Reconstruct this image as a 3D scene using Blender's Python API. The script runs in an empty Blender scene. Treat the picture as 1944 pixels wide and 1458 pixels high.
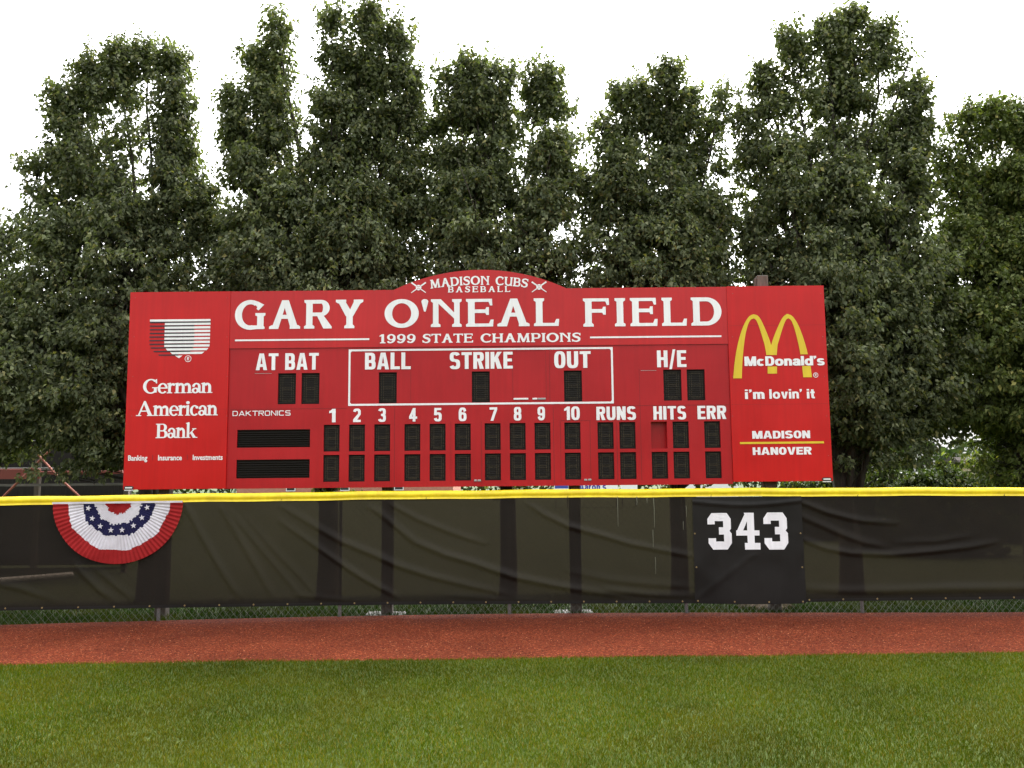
import bpy, math, random
import numpy as np
from mathutils import Vector, Matrix
from mathutils.geometry import delaunay_2d_cdt

# ------------------------------------------------------------------ camera, world, sun, exposure
SC = bpy.context.scene
COL = SC.collection
F, PITCH, ROLL, EYE = 1683.0, math.radians(6.3), math.radians(-0.54), 1.72
cam = bpy.data.cameras.new('camera')
cam.sensor_width = 36.0
cam.lens = F / 1944 * 36.0
cam.clip_start, cam.clip_end = 0.1, 3000
camo = bpy.data.objects.new('camera', cam)
COL.objects.link(camo)
RM = Matrix.Rotation(math.pi / 2 + PITCH, 4, 'X') @ Matrix.Rotation(ROLL, 4, 'Z')
camo.matrix_world = Matrix.Translation((0, 0, EYE)) @ RM
SC.camera = camo

SUN_EL, SUN_AZ = math.radians(60), math.radians(18)   # high, above the trees: the sky there is the brightest
w = bpy.data.worlds.new('World')
SC.world = w
w.use_nodes = True
nt = w.node_tree
bg = nt.nodes['Background']
sky = nt.nodes.new('ShaderNodeTexSky')
sky.sky_type = 'NISHITA'
sky.sun_disc = False
sky.sun_elevation = SUN_EL
sky.sun_rotation = SUN_AZ
sky.air_density, sky.dust_density, sky.ozone_density = 1.0, 6.0, 1.0
hs = nt.nodes.new('ShaderNodeHueSaturation')            # a cloud layer takes the blue out of the sky
hs.inputs['Saturation'].default_value = 0.10
nt.links.new(sky.outputs[0], hs.inputs['Color'])
# an even cloud deck is about three times as bright overhead as at the horizon
tcw = nt.nodes.new('ShaderNodeTexCoord')
dt = nt.nodes.new('ShaderNodeVectorMath')               # brighter overhead and towards the veiled sun
dt.operation = 'DOT_PRODUCT'
nt.links.new(tcw.outputs['Generated'], dt.inputs[0])
dt.inputs[1].default_value = (0.1, 0.32, 1.15)
mr = nt.nodes.new('ShaderNodeMath')
mr.operation = 'ADD'
mr.inputs[1].default_value = 1.35
nt.links.new(dt.outputs['Value'], mr.inputs[0])
vm = nt.nodes.new('ShaderNodeVectorMath')
vm.operation = 'SCALE'
nt.links.new(hs.outputs[0], vm.inputs[0])
nt.links.new(mr.outputs[0], vm.inputs['Scale'])
nt.links.new(vm.outputs[0], bg.inputs[0])
bg.inputs[1].default_value = 0.15
sl = bpy.data.lights.new('sun', 'SUN')
sl.energy, sl.angle, sl.color = 0.6, math.radians(25), (1.0, 0.97, 0.92)
so = bpy.data.objects.new('sun', sl)
COL.objects.link(so)
sd = Vector((math.sin(SUN_AZ) * math.cos(SUN_EL), math.cos(SUN_AZ) * math.cos(SUN_EL), math.sin(SUN_EL)))
so.rotation_euler = (-sd).to_track_quat('-Z', 'Y').to_euler()
so.location = (0, -10, 20)
SC.view_settings.view_transform = 'Standard'
SC.view_settings.look = 'None'
SC.view_settings.exposure = 1.55
SC.view_settings.gamma = 1.0

# ------------------------------------------------------------------ helpers
R3 = np.array(RM.to_3x3())


def ray(px, py):
    return R3 @ np.array([(px - 972) / F, (729 - py) / F, -1.0])


def at_y(px, py, Y):
    r = ray(px, py)
    t = Y / r[1]
    return np.array([r[0] * t, Y, EYE + r[2] * t])


def at_z(px, py, z=0.0):
    r = ray(px, py)
    t = (z - EYE) / r[2]
    return np.array([r[0] * t, r[1] * t, z])


YB = 12.0                     # plane of the scoreboard's face


def bp(px, py):
    p = at_y(px, py, YB)
    return p[0], p[2]


class MB:
    def __init__(s):
        s.v, s.f, s.m = [], [], []

    def add(s, vs, fs, m=0):
        b = len(s.v)
        s.v += [tuple(float(c) for c in q) for q in vs]
        s.f += [tuple(i + b for i in q) for q in fs]
        s.m += [m] * len(fs)
        return s

    def box(s, x0, x1, y0, y1, z0, z1, m=0):
        vs = [(x, y, z) for z in (z0, z1) for y in (y0, y1) for x in (x0, x1)]
        return s.add(vs, [(0, 2, 3, 1), (4, 5, 7, 6), (0, 1, 5, 4), (2, 6, 7, 3), (0, 4, 6, 2), (1, 3, 7, 5)], m)

    def bbox(s, x0, x1, y0, y1, z0, z1, b=0.006, m=0):
        """box with small bevels on its four vertical edges and its top"""
        p = [(x0 + b, y0), (x1 - b, y0), (x1, y0 + b), (x1, y1 - b), (x1 - b, y1), (x0 + b, y1), (x0, y1 - b), (x0, y0 + b)]
        cx, cy = (x0 + x1) / 2, (y0 + y1) / 2
        q = [(a + (b if a < cx else -b) * 0.8, c + (b if c < cy else -b) * 0.8) for a, c in p]
        vs = [(a, c, z0) for a, c in p] + [(a, c, z1 - b) for a, c in p] + [(a, c, z1) for a, c in q]
        fs = [(i, (i + 1) % 8, (i + 1) % 8 + 8, i + 8) for i in range(8)]
        fs += [(i + 8, (i + 1) % 8 + 8, (i + 1) % 8 + 16, i + 16) for i in range(8)]
        fs += [tuple(range(16, 24)), tuple(range(7, -1, -1))]
        return s.add(vs, fs, m)

    def tube(s, pts, rad, n=8, m=0, cap=True):
        pts = [np.array(p, float) for p in pts]
        if not hasattr(rad, '__len__'):
            rad = [rad] * len(pts)
        vs, fs = [], []
        ref = np.array([0.31, 0.17, 0.93]) if abs((pts[-1] - pts[0])[2]) < 0.8 * np.linalg.norm(pts[-1] - pts[0]) else np.array([1.0, 0.2, 0.1])
        for i, p in enumerate(pts):
            d = pts[min(i + 1, len(pts) - 1)] - pts[max(i - 1, 0)]
            d = d / (np.linalg.norm(d) + 1e-9)
            a = np.cross(d, ref)
            a /= np.linalg.norm(a) + 1e-9
            b = np.cross(d, a)
            for k in range(n):
                t = 2 * math.pi * k / n
                vs.append(p + rad[i] * (a * math.cos(t) + b * math.sin(t)))
        for i in range(len(pts) - 1):
            for k in range(n):
                fs.append((i * n + k, i * n + (k + 1) % n, (i + 1) * n + (k + 1) % n, (i + 1) * n + k))
        if cap:
            fs += [tuple(range(n - 1, -1, -1)), tuple(range((len(pts) - 1) * n, len(pts) * n))]
        return s.add(vs, fs, m)

    def prism(s, poly, y0, y1, m=0):
        """x-z outline pulled through from y0 to y1"""
        n = len(poly)
        vs = [(x, y0, z) for x, z in poly] + [(x, y1, z) for x, z in poly]
        fs = [tuple(range(n)), tuple(range(2 * n - 1, n - 1, -1))]
        fs += [((i + 1) % n, i, i + n, (i + 1) % n + n) for i in range(n)]
        return s.add(vs, fs, m)

    def build(s, name, mats, parent=None, loc=None, smooth=False):
        me = bpy.data.meshes.new(name)
        me.from_pydata(s.v, [], s.f)
        mats = mats if isinstance(mats, (list, tuple)) else [mats]
        for q in mats:
            me.materials.append(q)
        if len(mats) > 1:
            me.polygons.foreach_set('material_index', s.m)
        if smooth:
            me.polygons.foreach_set('use_smooth', [True] * len(me.polygons))
        me.update()
        return link(bpy.data.objects.new(name, me), parent, loc)


def link(o, parent=None, loc=None):
    COL.objects.link(o)
    if loc is not None:
        o.location = loc
    if parent is not None:
        o.parent = parent
        if parent.type == 'EMPTY':
            o.matrix_parent_inverse = Matrix.Translation(-Vector(parent.location))
    return o


def np_mesh(name, V, faces, mat, parent=None, tint=None, smooth=False):
    """V (n,3); faces: list of (k,m) index arrays, tint per face in the same order"""
    me = bpy.data.meshes.new(name)
    me.vertices.add(len(V))
    me.vertices.foreach_set('co', np.ascontiguousarray(V, dtype=np.float32).ravel())
    idx = np.concatenate([f.ravel() for f in faces]).astype(np.int32)
    tot = np.concatenate([np.full(len(f), f.shape[1], np.int32) for f in faces])
    st = np.concatenate([[0], np.cumsum(tot)[:-1]]).astype(np.int32)
    me.loops.add(len(idx))
    me.loops.foreach_set('vertex_index', idx)
    me.polygons.add(len(tot))
    me.polygons.foreach_set('loop_start', st)
    me.polygons.foreach_set('loop_total', tot)
    if smooth:
        me.polygons.foreach_set('use_smooth', np.ones(len(tot), bool))
    me.update(calc_edges=True)
    if tint is not None:
        at = me.attributes.new('tint', 'FLOAT_COLOR', 'FACE')
        c = np.ones((len(tot), 4), np.float32)
        c[:, :3] = tint
        at.data.foreach_set('color', c.ravel())
    me.materials.append(mat)
    return link(bpy.data.objects.new(name, me), parent)


def tag(o, label, cat, group=None, kind=None):
    if label:
        o['label'] = label
    if cat:
        o['category'] = cat
    if group:
        o['group'] = group
    if kind:
        o['kind'] = kind
    return o


def thing(name, loc, label, cat, group=None):
    o = bpy.data.objects.new(name, None)
    o.empty_display_size = 0.2
    COL.objects.link(o)
    o.location = tuple(float(c) for c in loc)
    return tag(o, label, cat, group)


def copy_part(o, parent, loc=None):
    c = o.copy()
    COL.objects.link(c)
    c.parent = parent
    if loc is not None:
        c.location = loc
    return c


# ------------------------------------------------------------------ materials
def mat(name, col=(0.5, 0.5, 0.5), rough=0.6, spec=0.5, metal=0.0):
    m = bpy.data.materials.new(name)
    m.use_nodes = True
    b = m.node_tree.nodes['Principled BSDF']
    b.inputs['Base Color'].default_value = (*col, 1)
    b.inputs['Roughness'].default_value = rough
    b.inputs['Specular IOR Level'].default_value = spec
    b.inputs['Metallic'].default_value = metal
    return m


def nodes(m):
    return m.node_tree.nodes, m.node_tree.links, m.node_tree.nodes['Principled BSDF']


def noise(n, l, scale, detail=4, rough=0.6, coord='Object', stretch=None):
    tc = n.new('ShaderNodeTexCoord')
    src = tc.outputs[coord]
    if stretch:
        mp = n.new('ShaderNodeMapping')
        mp.inputs['Scale'].default_value = stretch
        l.new(src, mp.inputs[0])
        src = mp.outputs[0]
    t = n.new('ShaderNodeTexNoise')
    t.inputs['Scale'].default_value = scale
    t.inputs['Detail'].default_value = detail
    t.inputs['Roughness'].default_value = rough
    l.new(src, t.inputs['Vector'])
    return t.outputs['Fac']


def ramp(n, l, fac, stops):
    r = n.new('ShaderNodeValToRGB')
    el = r.color_ramp.elements
    while len(el) < len(stops):
        el.new(0.5)
    for e, (p, c) in zip(el, stops):
        e.position = p
        e.color = (*c, 1)
    l.new(fac, r.inputs[0])
    return r.outputs[0]


def mix(n, l, a, b, fac, mode='MIX'):
    x = n.new('ShaderNodeMix')
    x.data_type = 'RGBA'
    x.blend_type = mode
    for sock, val in ((x.inputs[6], a), (x.inputs[7], b), (x.inputs[0], fac)):
        if hasattr(val, 'links'):
            l.new(val, sock)
        elif isinstance(val, tuple):
            sock.default_value = (*val, 1)
        else:
            sock.default_value = val
    return x.outputs[2]


def bump(n, l, b, h, strength, dist):
    q = n.new('ShaderNodeBump')
    q.inputs['Strength'].default_value = strength
    q.inputs['Distance'].default_value = dist
    l.new(h, q.inputs['Height'])
    l.new(q.outputs[0], b.inputs['Normal'])


def painted(name, col, rough=0.4, var=0.12, spec=0.5):
    """sheet metal or vinyl with weathering: faint cloudy fading, vertical wash streaks and a slight oil-can wave"""
    m = mat(name, col, rough, spec)
    n, l, b = nodes(m)
    c1 = noise(n, l, 1.1, 5)
    st = noise(n, l, 3.0, 4, stretch=(6, 1, 0.35))
    lo = tuple(c * (1 - var) for c in col)
    hi = tuple(min(1, c * (1 + var) + 0.004) for c in col)
    a = ramp(n, l, c1, [(0.3, lo), (0.7, hi)])
    s2 = ramp(n, l, st, [(0.35, (0.9, 0.9, 0.9)), (0.7, (1.04, 1.04, 1.04))])
    l.new(mix(n, l, a, s2, 0.85, 'MULTIPLY'), b.inputs['Base Color'])
    rr = n.new('ShaderNodeMapRange')
    rr.inputs[3].default_value = rough - 0.04
    rr.inputs[4].default_value = rough + 0.1
    l.new(c1, rr.inputs[0])
    l.new(rr.outputs[0], b.inputs['Roughness'])
    bump(n, l, b, noise(n, l, 2.2, 2), 0.25, 0.01)
    return m


M = {}
M['red_vinyl'] = painted('red_vinyl', (0.49, 0.002, 0.002), 0.28, 0.08, 0.32)
M['red_header'] = painted('red_header', (0.46, 0.006, 0.008), 0.28, 0.08, 0.36)
M['red_cabinet'] = painted('red_cabinet', (0.38, 0.003, 0.007), 0.32, 0.10, 0.32)
M['white_vinyl'] = painted('white_vinyl', (0.80, 0.785, 0.815), 0.45, 0.04)
M['yellow_vinyl'] = painted('yellow_vinyl', (0.68, 0.48, 0.012), 0.4, 0.05)
M['navy_vinyl'] = mat('navy_vinyl', (0.012, 0.008, 0.02), 0.45)
M['dark_red'] = mat('dark_red', (0.16, 0.006, 0.01), 0.6)
M['black_panel'] = mat('black_panel', (0.010, 0.008, 0.0068), 0.65, 0.2)
M['lamp_dot'] = mat('lamp_dot', (0.06, 0.042, 0.014), 0.5)
M['red_seam'] = mat('red_seam', (0.26, 0.004, 0.004), 0.7)
M['rivet'] = mat('rivet_head', (0.34, 0.06, 0.05), 0.4)
M['seam'] = mat('seam', (0.14, 0.01, 0.012), 0.8)
M['cap'] = painted('cap_plastic', (0.86, 0.66, 0.003), 0.45, 0.10)


def grime(m, amount):
    n, l, b = nodes(m)
    src = b.inputs['Base Color'].links[0].from_socket
    d = ramp(n, l, noise(n, l, 5.0, 8, 0.75, stretch=(1, 1, 3)), [(0.42, (0.62, 0.55, 0.5)), (0.62, (1, 1, 1))])
    l.new(mix(n, l, src, d, amount, 'MULTIPLY'), b.inputs['Base Color'])


grime(M['cap'], .55)
M['steel'] = mat('galvanised_steel', (0.33, 0.34, 0.35), 0.5, 0.5, 0.4)
M['wire'] = mat('fence_wire', (0.11, 0.11, 0.095), 0.6, 0.3, 0.2)
M['brass'] = mat('brass_eyelet', (0.38, 0.27, 0.12), 0.45, 0.5, 0.5)
M['tie'] = mat('black_tie', (0.02, 0.02, 0.02), 0.6)
M['concrete'] = mat('concrete', (0.22, 0.21, 0.20), 0.9)
M['stain'] = mat('pale_stain', (0.13, 0.135, 0.10), 0.8)
M['plate_black'] = mat('plate_black', (0.02, 0.02, 0.02), 0.4)
M['white_paint'] = mat('white_paint', (0.72, 0.72, 0.73), 0.5)
M['blue_paint'] = mat('blue_paint', (0.03, 0.05, 0.28), 0.5)
M['rust_red'] = mat('rust_red_steel', (0.16, 0.03, 0.02), 0.7)
M['orange_steel'] = mat('orange_steel', (0.24, 0.07, 0.045), 0.75)
M['tan_wall'] = mat('tan_wall', (0.42, 0.33, 0.24), 0.9)
M['roof'] = mat('roof_dark', (0.05, 0.045, 0.042), 1.0, 0.0)
M['glass'] = mat('window_glass', (0.03, 0.035, 0.04), 0.15)
M['tyre'] = mat('tyre_rubber', (0.02, 0.02, 0.02), 0.85)
M['grey_paint'] = mat('grey_paint', (0.30, 0.30, 0.30), 0.6)


def wood(name, c1, c2, st):
    m = mat(name, c1, 0.85, 0.3)
    n, l, b = nodes(m)
    g = noise(n, l, 6, 6, 0.65, stretch=st)
    l.new(ramp(n, l, g, [(0.3, c1), (0.7, c2)]), b.inputs['Base Color'])
    bump(n, l, b, g, 0.5, 0.006)
    return m


M['post_wood'] = wood('weathered_post', (0.055, 0.042, 0.035), (0.17, 0.14, 0.12), (8, 8, 0.5))
M['plank'] = wood('grey_plank', (0.09, 0.09, 0.085), (0.2, 0.2, 0.19), (0.5, 6, 6))
M['dark_wood'] = wood('dark_boarding', (0.012, 0.010, 0.009), (0.035, 0.03, 0.027), (6, 6, .6))
M['bark'] = wood('bark', (0.022, 0.018, 0.015), (0.075, 0.062, 0.05), (7, 7, 1.2))


def brick():
    m = mat('brick', (0.3, 0.12, 0.08), 0.9, 0.2)
    n, l, b = nodes(m)
    tc = n.new('ShaderNodeTexCoord')
    mp = n.new('ShaderNodeMapping')
    mp.inputs['Rotation'].default_value = (math.pi / 2, 0, 0)
    l.new(tc.outputs['Object'], mp.inputs[0])
    t = n.new('ShaderNodeTexBrick')
    t.inputs['Scale'].default_value = 2.5
    t.inputs['Color1'].default_value = (0.42, 0.16, 0.10, 1)
    t.inputs['Color2'].default_value = (0.32, 0.11, 0.07, 1)
    t.inputs['Mortar'].default_value = (0.35, 0.3, 0.26, 1)
    l.new(mp.outputs[0], t.inputs['Vector'])
    l.new(t.outputs[0], b.inputs['Base Color'])
    return m


M['brick'] = brick()


def tinted(name, rough=0.5, spec=0.4, trans=0.0, gain=1.0):
    """colour comes from each face's own tint"""
    m = mat(name, (0.1, 0.1, 0.1), rough, spec)
    n, l, b = nodes(m)
    at = n.new('ShaderNodeAttribute')
    at.attribute_name = 'tint'
    l.new(at.outputs['Color'], b.inputs['Base Color'])
    if trans:
        tr = n.new('ShaderNodeBsdfTranslucent')
        l.new(mix(n, l, at.outputs['Color'], (1.3, 1.5, 0.5), 1.0, 'MULTIPLY'), tr.inputs[0])
        ms = n.new('ShaderNodeMixShader')
        ms.inputs[0].default_value = trans
        l.new(b.outputs[0], ms.inputs[1])
        l.new(tr.outputs[0], ms.inputs[2])
        l.new(ms.outputs[0], n['Material Output'].inputs[0])
    return m


M['leaf'] = tinted('leaf', 0.6, 0.11, 0.30)
M['blade'] = tinted('grass_blade', 0.7, 0.04, 0.25)
M['chip'] = tinted('crushed_brick', 0.95, 0.04)


def screen_mat():
    """woven mesh: the threads are opaque, the holes let about a quarter of the light through"""
    m = mat('screen_mesh', (0.012, 0.01, 0.009), 0.6, 0.14)
    n, l, b = nodes(m)
    fine = noise(n, l, 120, 3)
    big = noise(n, l, 1.3, 4)
    c = ramp(n, l, fine, [(0.3, (0.007, 0.0054, 0.0040)), (0.7, (0.0155, 0.0122, 0.0092))])
    d = ramp(n, l, big, [(0.3, (0.85, 0.85, 0.85)), (0.75, (1.25, 1.22, 1.18))])
    l.new(mix(n, l, c, d, 1.0, 'MULTIPLY'), b.inputs['Base Color'])
    tp = n.new('ShaderNodeBsdfTransparent')
    ms = n.new('ShaderNodeMixShader')
    ms.inputs[0].default_value = 0.05
    tp.inputs[0].default_value = (1.0, 0.78, 0.58, 1)
    l.new(b.outputs[0], ms.inputs[1])
    l.new(tp.outputs[0], ms.inputs[2])
    l.new(ms.outputs[0], n['Material Output'].inputs[0])
    return m


M['screen'] = screen_mat()
M['banner'] = painted('banner_vinyl', (0.009, 0.0075, 0.0065), 0.5, 0.2, 0.2)


def cloth(name, col):
    m = mat(name, col, 0.85, 0.2)
    n, l, b = nodes(m)
    f = noise(n, l, 9, 5)
    l.new(ramp(n, l, f, [(0.3, tuple(c * 0.85 for c in col)), (0.7, tuple(min(1, c * 1.08) for c in col))]), b.inputs['Base Color'])
    bump(n, l, b, noise(n, l, 14, 4), 0.5, 0.012)
    return m


M['cloth_red'] = cloth('cloth_red', (0.29, 0.013, 0.014))
M['cloth_white'] = cloth('cloth_white', (0.60, 0.58, 0.63))
M['cloth_navy'] = cloth('cloth_navy', (0.012, 0.012, 0.055))


def turf(name, a, b_, c_):
    m = mat(name, a, 0.9, 0.2)
    n, l, b = nodes(m)
    big = noise(n, l, 0.55, 5)
    fine = noise(n, l, 40, 6, 0.75)
    c1 = ramp(n, l, fine, [(0.25, a), (0.5, b_), (0.75, c_)])
    c2 = ramp(n, l, big, [(0.3, (0.8, 0.85, 0.8)), (0.7, (1.15, 1.1, 1.0))])
    l.new(mix(n, l, c1, c2, 1.0, 'MULTIPLY'), b.inputs['Base Color'])
    bump(n, l, b, fine, 0.8, 0.03)
    return m


M['turf'] = turf('turf', (0.020, 0.032, 0.004), (0.036, 0.056, 0.007), (0.06, 0.075, 0.013))
M['turf_back'] = turf('turf_back', (0.014, 0.026, 0.004), (0.024, 0.040, 0.006), (0.038, 0.054, 0.010))


def track_mat():
    m = mat('crushed_brick_track', (0.17, 0.04, 0.02), 0.95, 0.03)
    n, l, b = nodes(m)
    tc = n.new('ShaderNodeTexCoord')
    vo = n.new('ShaderNodeTexVoronoi')
    vo.inputs['Scale'].default_value = 75
    l.new(tc.outputs['Object'], vo.inputs['Vector'])
    sep = n.new('ShaderNodeSeparateColor')
    l.new(vo.outputs['Color'], sep.inputs[0])
    c = ramp(n, l, sep.outputs[0], [(0.0, (0.030, 0.007, 0.0035)), (0.35, (0.062, 0.0125, 0.0062)), (0.7, (0.082, 0.0175, 0.0085)), (0.93, (0.13, 0.030, 0.011)), (1.0, (0.19, 0.070, 0.034))])
    big = noise(n, l, 0.9, 6, 0.65)
    d = ramp(n, l, big, [(0.3, (0.70, 0.70, 0.72)), (0.7, (1.15, 1.14, 1.12))])
    l.new(mix(n, l, c, d, 1.0, 'MULTIPLY'), b.inputs['Base Color'])
    mid = noise(n, l, 22, 5, 0.7)
    bump(n, l, b, mid, 0.6, 0.02)
    return m


M['track'] = track_mat()

RNG = np.random.default_rng(7)
random.seed(5)


def vnoise(P, scale, seed=0):
    """smooth value noise, 0..1"""
    q = np.asarray(P) * scale
    i = np.floor(q).astype(np.int64)
    f = q - i
    f = f * f * (3 - 2 * f)
    out = 0
    for dx in (0, 1):
        for dy in (0, 1):
            for dz in (0, 1):
                h = (i[:, 0] + dx) * 374761393 + (i[:, 1] + dy) * 668265263 + (i[:, 2] + dz) * 2147483647 + seed * 1274126177
                h = (h ^ (h >> 13)) * 1274126177
                h = ((h ^ (h >> 16)) & 0xFFFF) / 65535.0
                wgt = (f[:, 0] if dx else 1 - f[:, 0]) * (f[:, 1] if dy else 1 - f[:, 1]) * (f[:, 2] if dz else 1 - f[:, 2])
                out = out + h * wgt
    return out


# ------------------------------------------------------------------ fence line
_fx = np.array([-6.42, -4.93, -3.38, -1.62, 0.03, 1.68, 3.31, 6.52])
_fy = np.array([11.33, 11.53, 11.71, 11.84, 11.90, 11.86, 11.77, 11.59])
_fz = np.array([1.547, 1.552, 1.558, 1.567, 1.574, 1.567, 1.559, 1.544])
_cy, _cz = np.polyfit(_fx, _fy, 4), np.polyfit(_fx, _fz, 2)


def fy(x):
    x = np.asarray(x, float)
    c = np.clip(x, -6.6, 6.8)
    s = np.polyval(np.polyder(_cy), c)
    return np.polyval(_cy, c) + (x - c) * s


def fz(x):
    return np.polyval(_cz, np.clip(x, -6.8, 6.8))


FX0, FX1 = -10.5, 10.5

# ------------------------------------------------------------------ ground
def struct(o):
    o['kind'] = 'structure'
    return o


g = MB()
n_ = 24
gx = [-900, -200, -60, -20] + list(np.linspace(-12, 12, 13)) + [20, 60, 200, 900]
gy_ = [-900, -100, 0, 6, 12, 14, 17, 22, 30, 50, 90, 200, 1200]
g.add([(x, y, -0.06) for y in gy_ for x in gx], [(j * len(gx) + i, j * len(gx) + i + 1, (j + 1) * len(gx) + i + 1, (j + 1) * len(gx) + i) for j in range(len(gy_) - 1) for i in range(len(gx) - 1)])
struct(g.build('ground', M['turf_back']))


def edge_y(x):
    x = np.asarray(x, float)
    return 8.88 + 0.012 * x + 0.02 * np.sin(x * 1.7) + 0.012 * np.sin(x * 4.3 + 1)


xs = np.linspace(-16, 16, 161)
yy = np.linspace(0, 1, 9)
V = np.array([(x, (edge_y(x) - 0.25) * (1 - t) + (fy(x) + 0.02) * t, 0.0) for t in yy for x in xs])
V[:, 2] = 0.004 * (vnoise(V, 2.0, 3) - 0.5)
V2 = V[-161:].copy()
V2[:, 2] = -0.08
V2[:, 1] += 0.05
VV = np.vstack([V, V2])
fq = np.array([(j * 161 + i, j * 161 + i + 1, (j + 1) * 161 + i + 1, (j + 1) * 161 + i) for j in range(9) for i in range(160)])
struct(np_mesh('warning_track', VV, [fq], M['track']))
yy = [-120, -30, -5, 0, 2, 4, 5, 6, 7, 8, 1]
V = np.array([(x * (1 if y > -1 else 6), y if y != 1 else edge_y(x), 0.006) for y in yy for x in xs])
fq = np.array([(j * 161 + i, j * 161 + i + 1, (j + 1) * 161 + i + 1, (j + 1) * 161 + i) for j in range(len(yy) - 1) for i in range(160)])
struct(np_mesh('outfield_turf', V, [fq], M['turf']))


# grass blades
def blades(name, P, hgt, wid, cols, label):
    N = len(P)
    ang = RNG.uniform(0, 2 * math.pi, N)
    lean = RNG.uniform(0.15, 0.95, N) * hgt
    la = RNG.uniform(0, 2 * math.pi, N)
    sx, sy = np.cos(ang) * wid / 2, np.sin(ang) * wid / 2
    lx, ly = np.cos(la) * lean, np.sin(la) * lean
    V = np.empty((N, 5, 3))
    V[:, 0] = P + np.c_[sx, sy, 0 * sx]
    V[:, 1] = P - np.c_[sx, sy, 0 * sx]
    V[:, 2] = P + np.c_[-sx * .8 + lx * .35, -sy * .8 + ly * .35, hgt * .55]
    V[:, 3] = P + np.c_[sx * .8 + lx * .35, sy * .8 + ly * .35, hgt * .55]
    V[:, 4] = P + np.c_[lx, ly, hgt * .95]
    i = np.arange(N)[:, None] * 5
    o = np_mesh(name, V.reshape(-1, 3), [i + np.array([[0, 1, 2, 3]]), i + np.array([[3, 2, 4]])], M['blade'], tint=np.vstack([cols, cols]))
    return tag(o, label, 'grass', kind='stuff')


def grass_cols(N, P, base):
    u = RNG.random((N, 1))
    c = np.where(u < .60, np.array(base[0]), np.where(u < .88, np.array(base[1]), np.array(base[2])))
    patch = vnoise(P, 0.7, 11)[:, None] * .6 + vnoise(P, 2.3, 12)[:, None] * .4
    dry = np.clip(vnoise(P, 1.5, 31)[:, None] * 1.6 - .75, 0, 1)
    c = c * (1 - dry * .35) + np.array([.11, .085, .006]) * dry * .35
    return c * (0.52 + 0.80 * patch) * RNG.uniform(.75, 1.25, (N, 1))


N = 400000
y = 5.0 + 3.95 * RNG.random(N) ** 0.92
x = RNG.uniform(-1, 1, N) * (0.60 * y + 0.9)
ok = y < edge_y(x) + RNG.normal(0, 0.032, N)
P = np.c_[x, y, np.full(N, 0.004)][ok]
N = len(P)
blades('field_grass', P, RNG.uniform(.016, .038, N), RNG.uniform(.0025, .0048, N),
       grass_cols(N, P, [(.040, .062, .002), (.074, .085, .003), (.125, .090, .010)]),
       'mown green outfield grass in front of the red warning track')
N = 45000
x = RNG.uniform(-8.2, 8.2, N)
y = fy(x) + 0.04 + RNG.random(N) ** 1.3 * 2.2
P = np.c_[x, y, np.full(N, -0.062)]
blades('rough_grass', P, RNG.uniform(.05, .10, N), RNG.uniform(.005, .009, N),
       grass_cols(N, P, [(.014, .034, .004), (.022, .040, .006), (.045, .04, .012)]),
       'longer dark green grass growing behind the black fence')

# loose chips on the track
N = 30000
x = RNG.uniform(-7.8, 7.8, N)
y = edge_y(x) - 0.03 + (fy(x) - edge_y(x) + 0.03) * RNG.random(N)
s = RNG.uniform(.003, .0085, N)
a = RNG.uniform(0, 2 * math.pi, N)
B = np.c_[x, y, np.zeros(N)]
V = np.empty((N, 4, 3))
for k in range(3):
    aa = a + k * 2.1 + RNG.uniform(-.4, .4, N)
    V[:, k] = B + np.c_[np.cos(aa) * s, np.sin(aa) * s, np.full(N, -.001)]
V[:, 3] = B + np.c_[s * .2, s * .1, s * RNG.uniform(.5, 1.0, N)]
i = np.arange(N)[:, None] * 4
u = RNG.random((N, 1))
ct = np.where(u < .45, np.array((.038, .009, .004)), np.where(u < .82, np.array((.09, .018, .007)), np.where(u < .95, np.array((.14, .038, .016)), np.array((.22, .10, .055)))))
ct = ct * RNG.uniform(.8, 1.2, (N, 1))
o = np_mesh('track_chips', V.reshape(-1, 3), [i + np.array([[0, 1, 3]]), i + np.array([[1, 2, 3]]), i + np.array([[2, 0, 3]])], M['chip'], tint=np.vstack([ct] * 3))
tag(o, 'loose crushed brick chips scattered over the warning track', 'gravel', kind='stuff')

# ------------------------------------------------------------------ lettering: outlines are unions of strokes
def rect(x0, y0, x1, y1):
    return [[(x0, y0), (x1, y0), (x1, y1), (x0, y1)]]


def poly(*p):
    return [list(p)]


def ring(cx, cy, rx, ry, tx, ty, a0=0, a1=360, n=2.0, seg=None):
    seg = seg or max(4, int(abs(a1 - a0) / 9))
    out, e = [], 2.0 / n
    ps = []
    for k in range(seg + 1):
        t = math.radians(a0 + (a1 - a0) * k / seg)
        c, s = math.cos(t), math.sin(t)
        c = math.copysign(abs(c) ** e, c)
        s = math.copysign(abs(s) ** e, s)
        ps.append(((cx + rx * c, cy + ry * s), (cx + (rx - tx) * c, cy + (ry - ty) * s)))
    for (o0, i0), (o1, i1) in zip(ps, ps[1:]):
        out.append([o0, o1, i1, i0])
    return out


def disc(cx, cy, r, n=20, ry=None):
    ry = ry or r
    return [[(cx + r * math.cos(2 * math.pi * k / n), cy + ry * math.sin(2 * math.pi * k / n)) for k in range(n)]]


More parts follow.
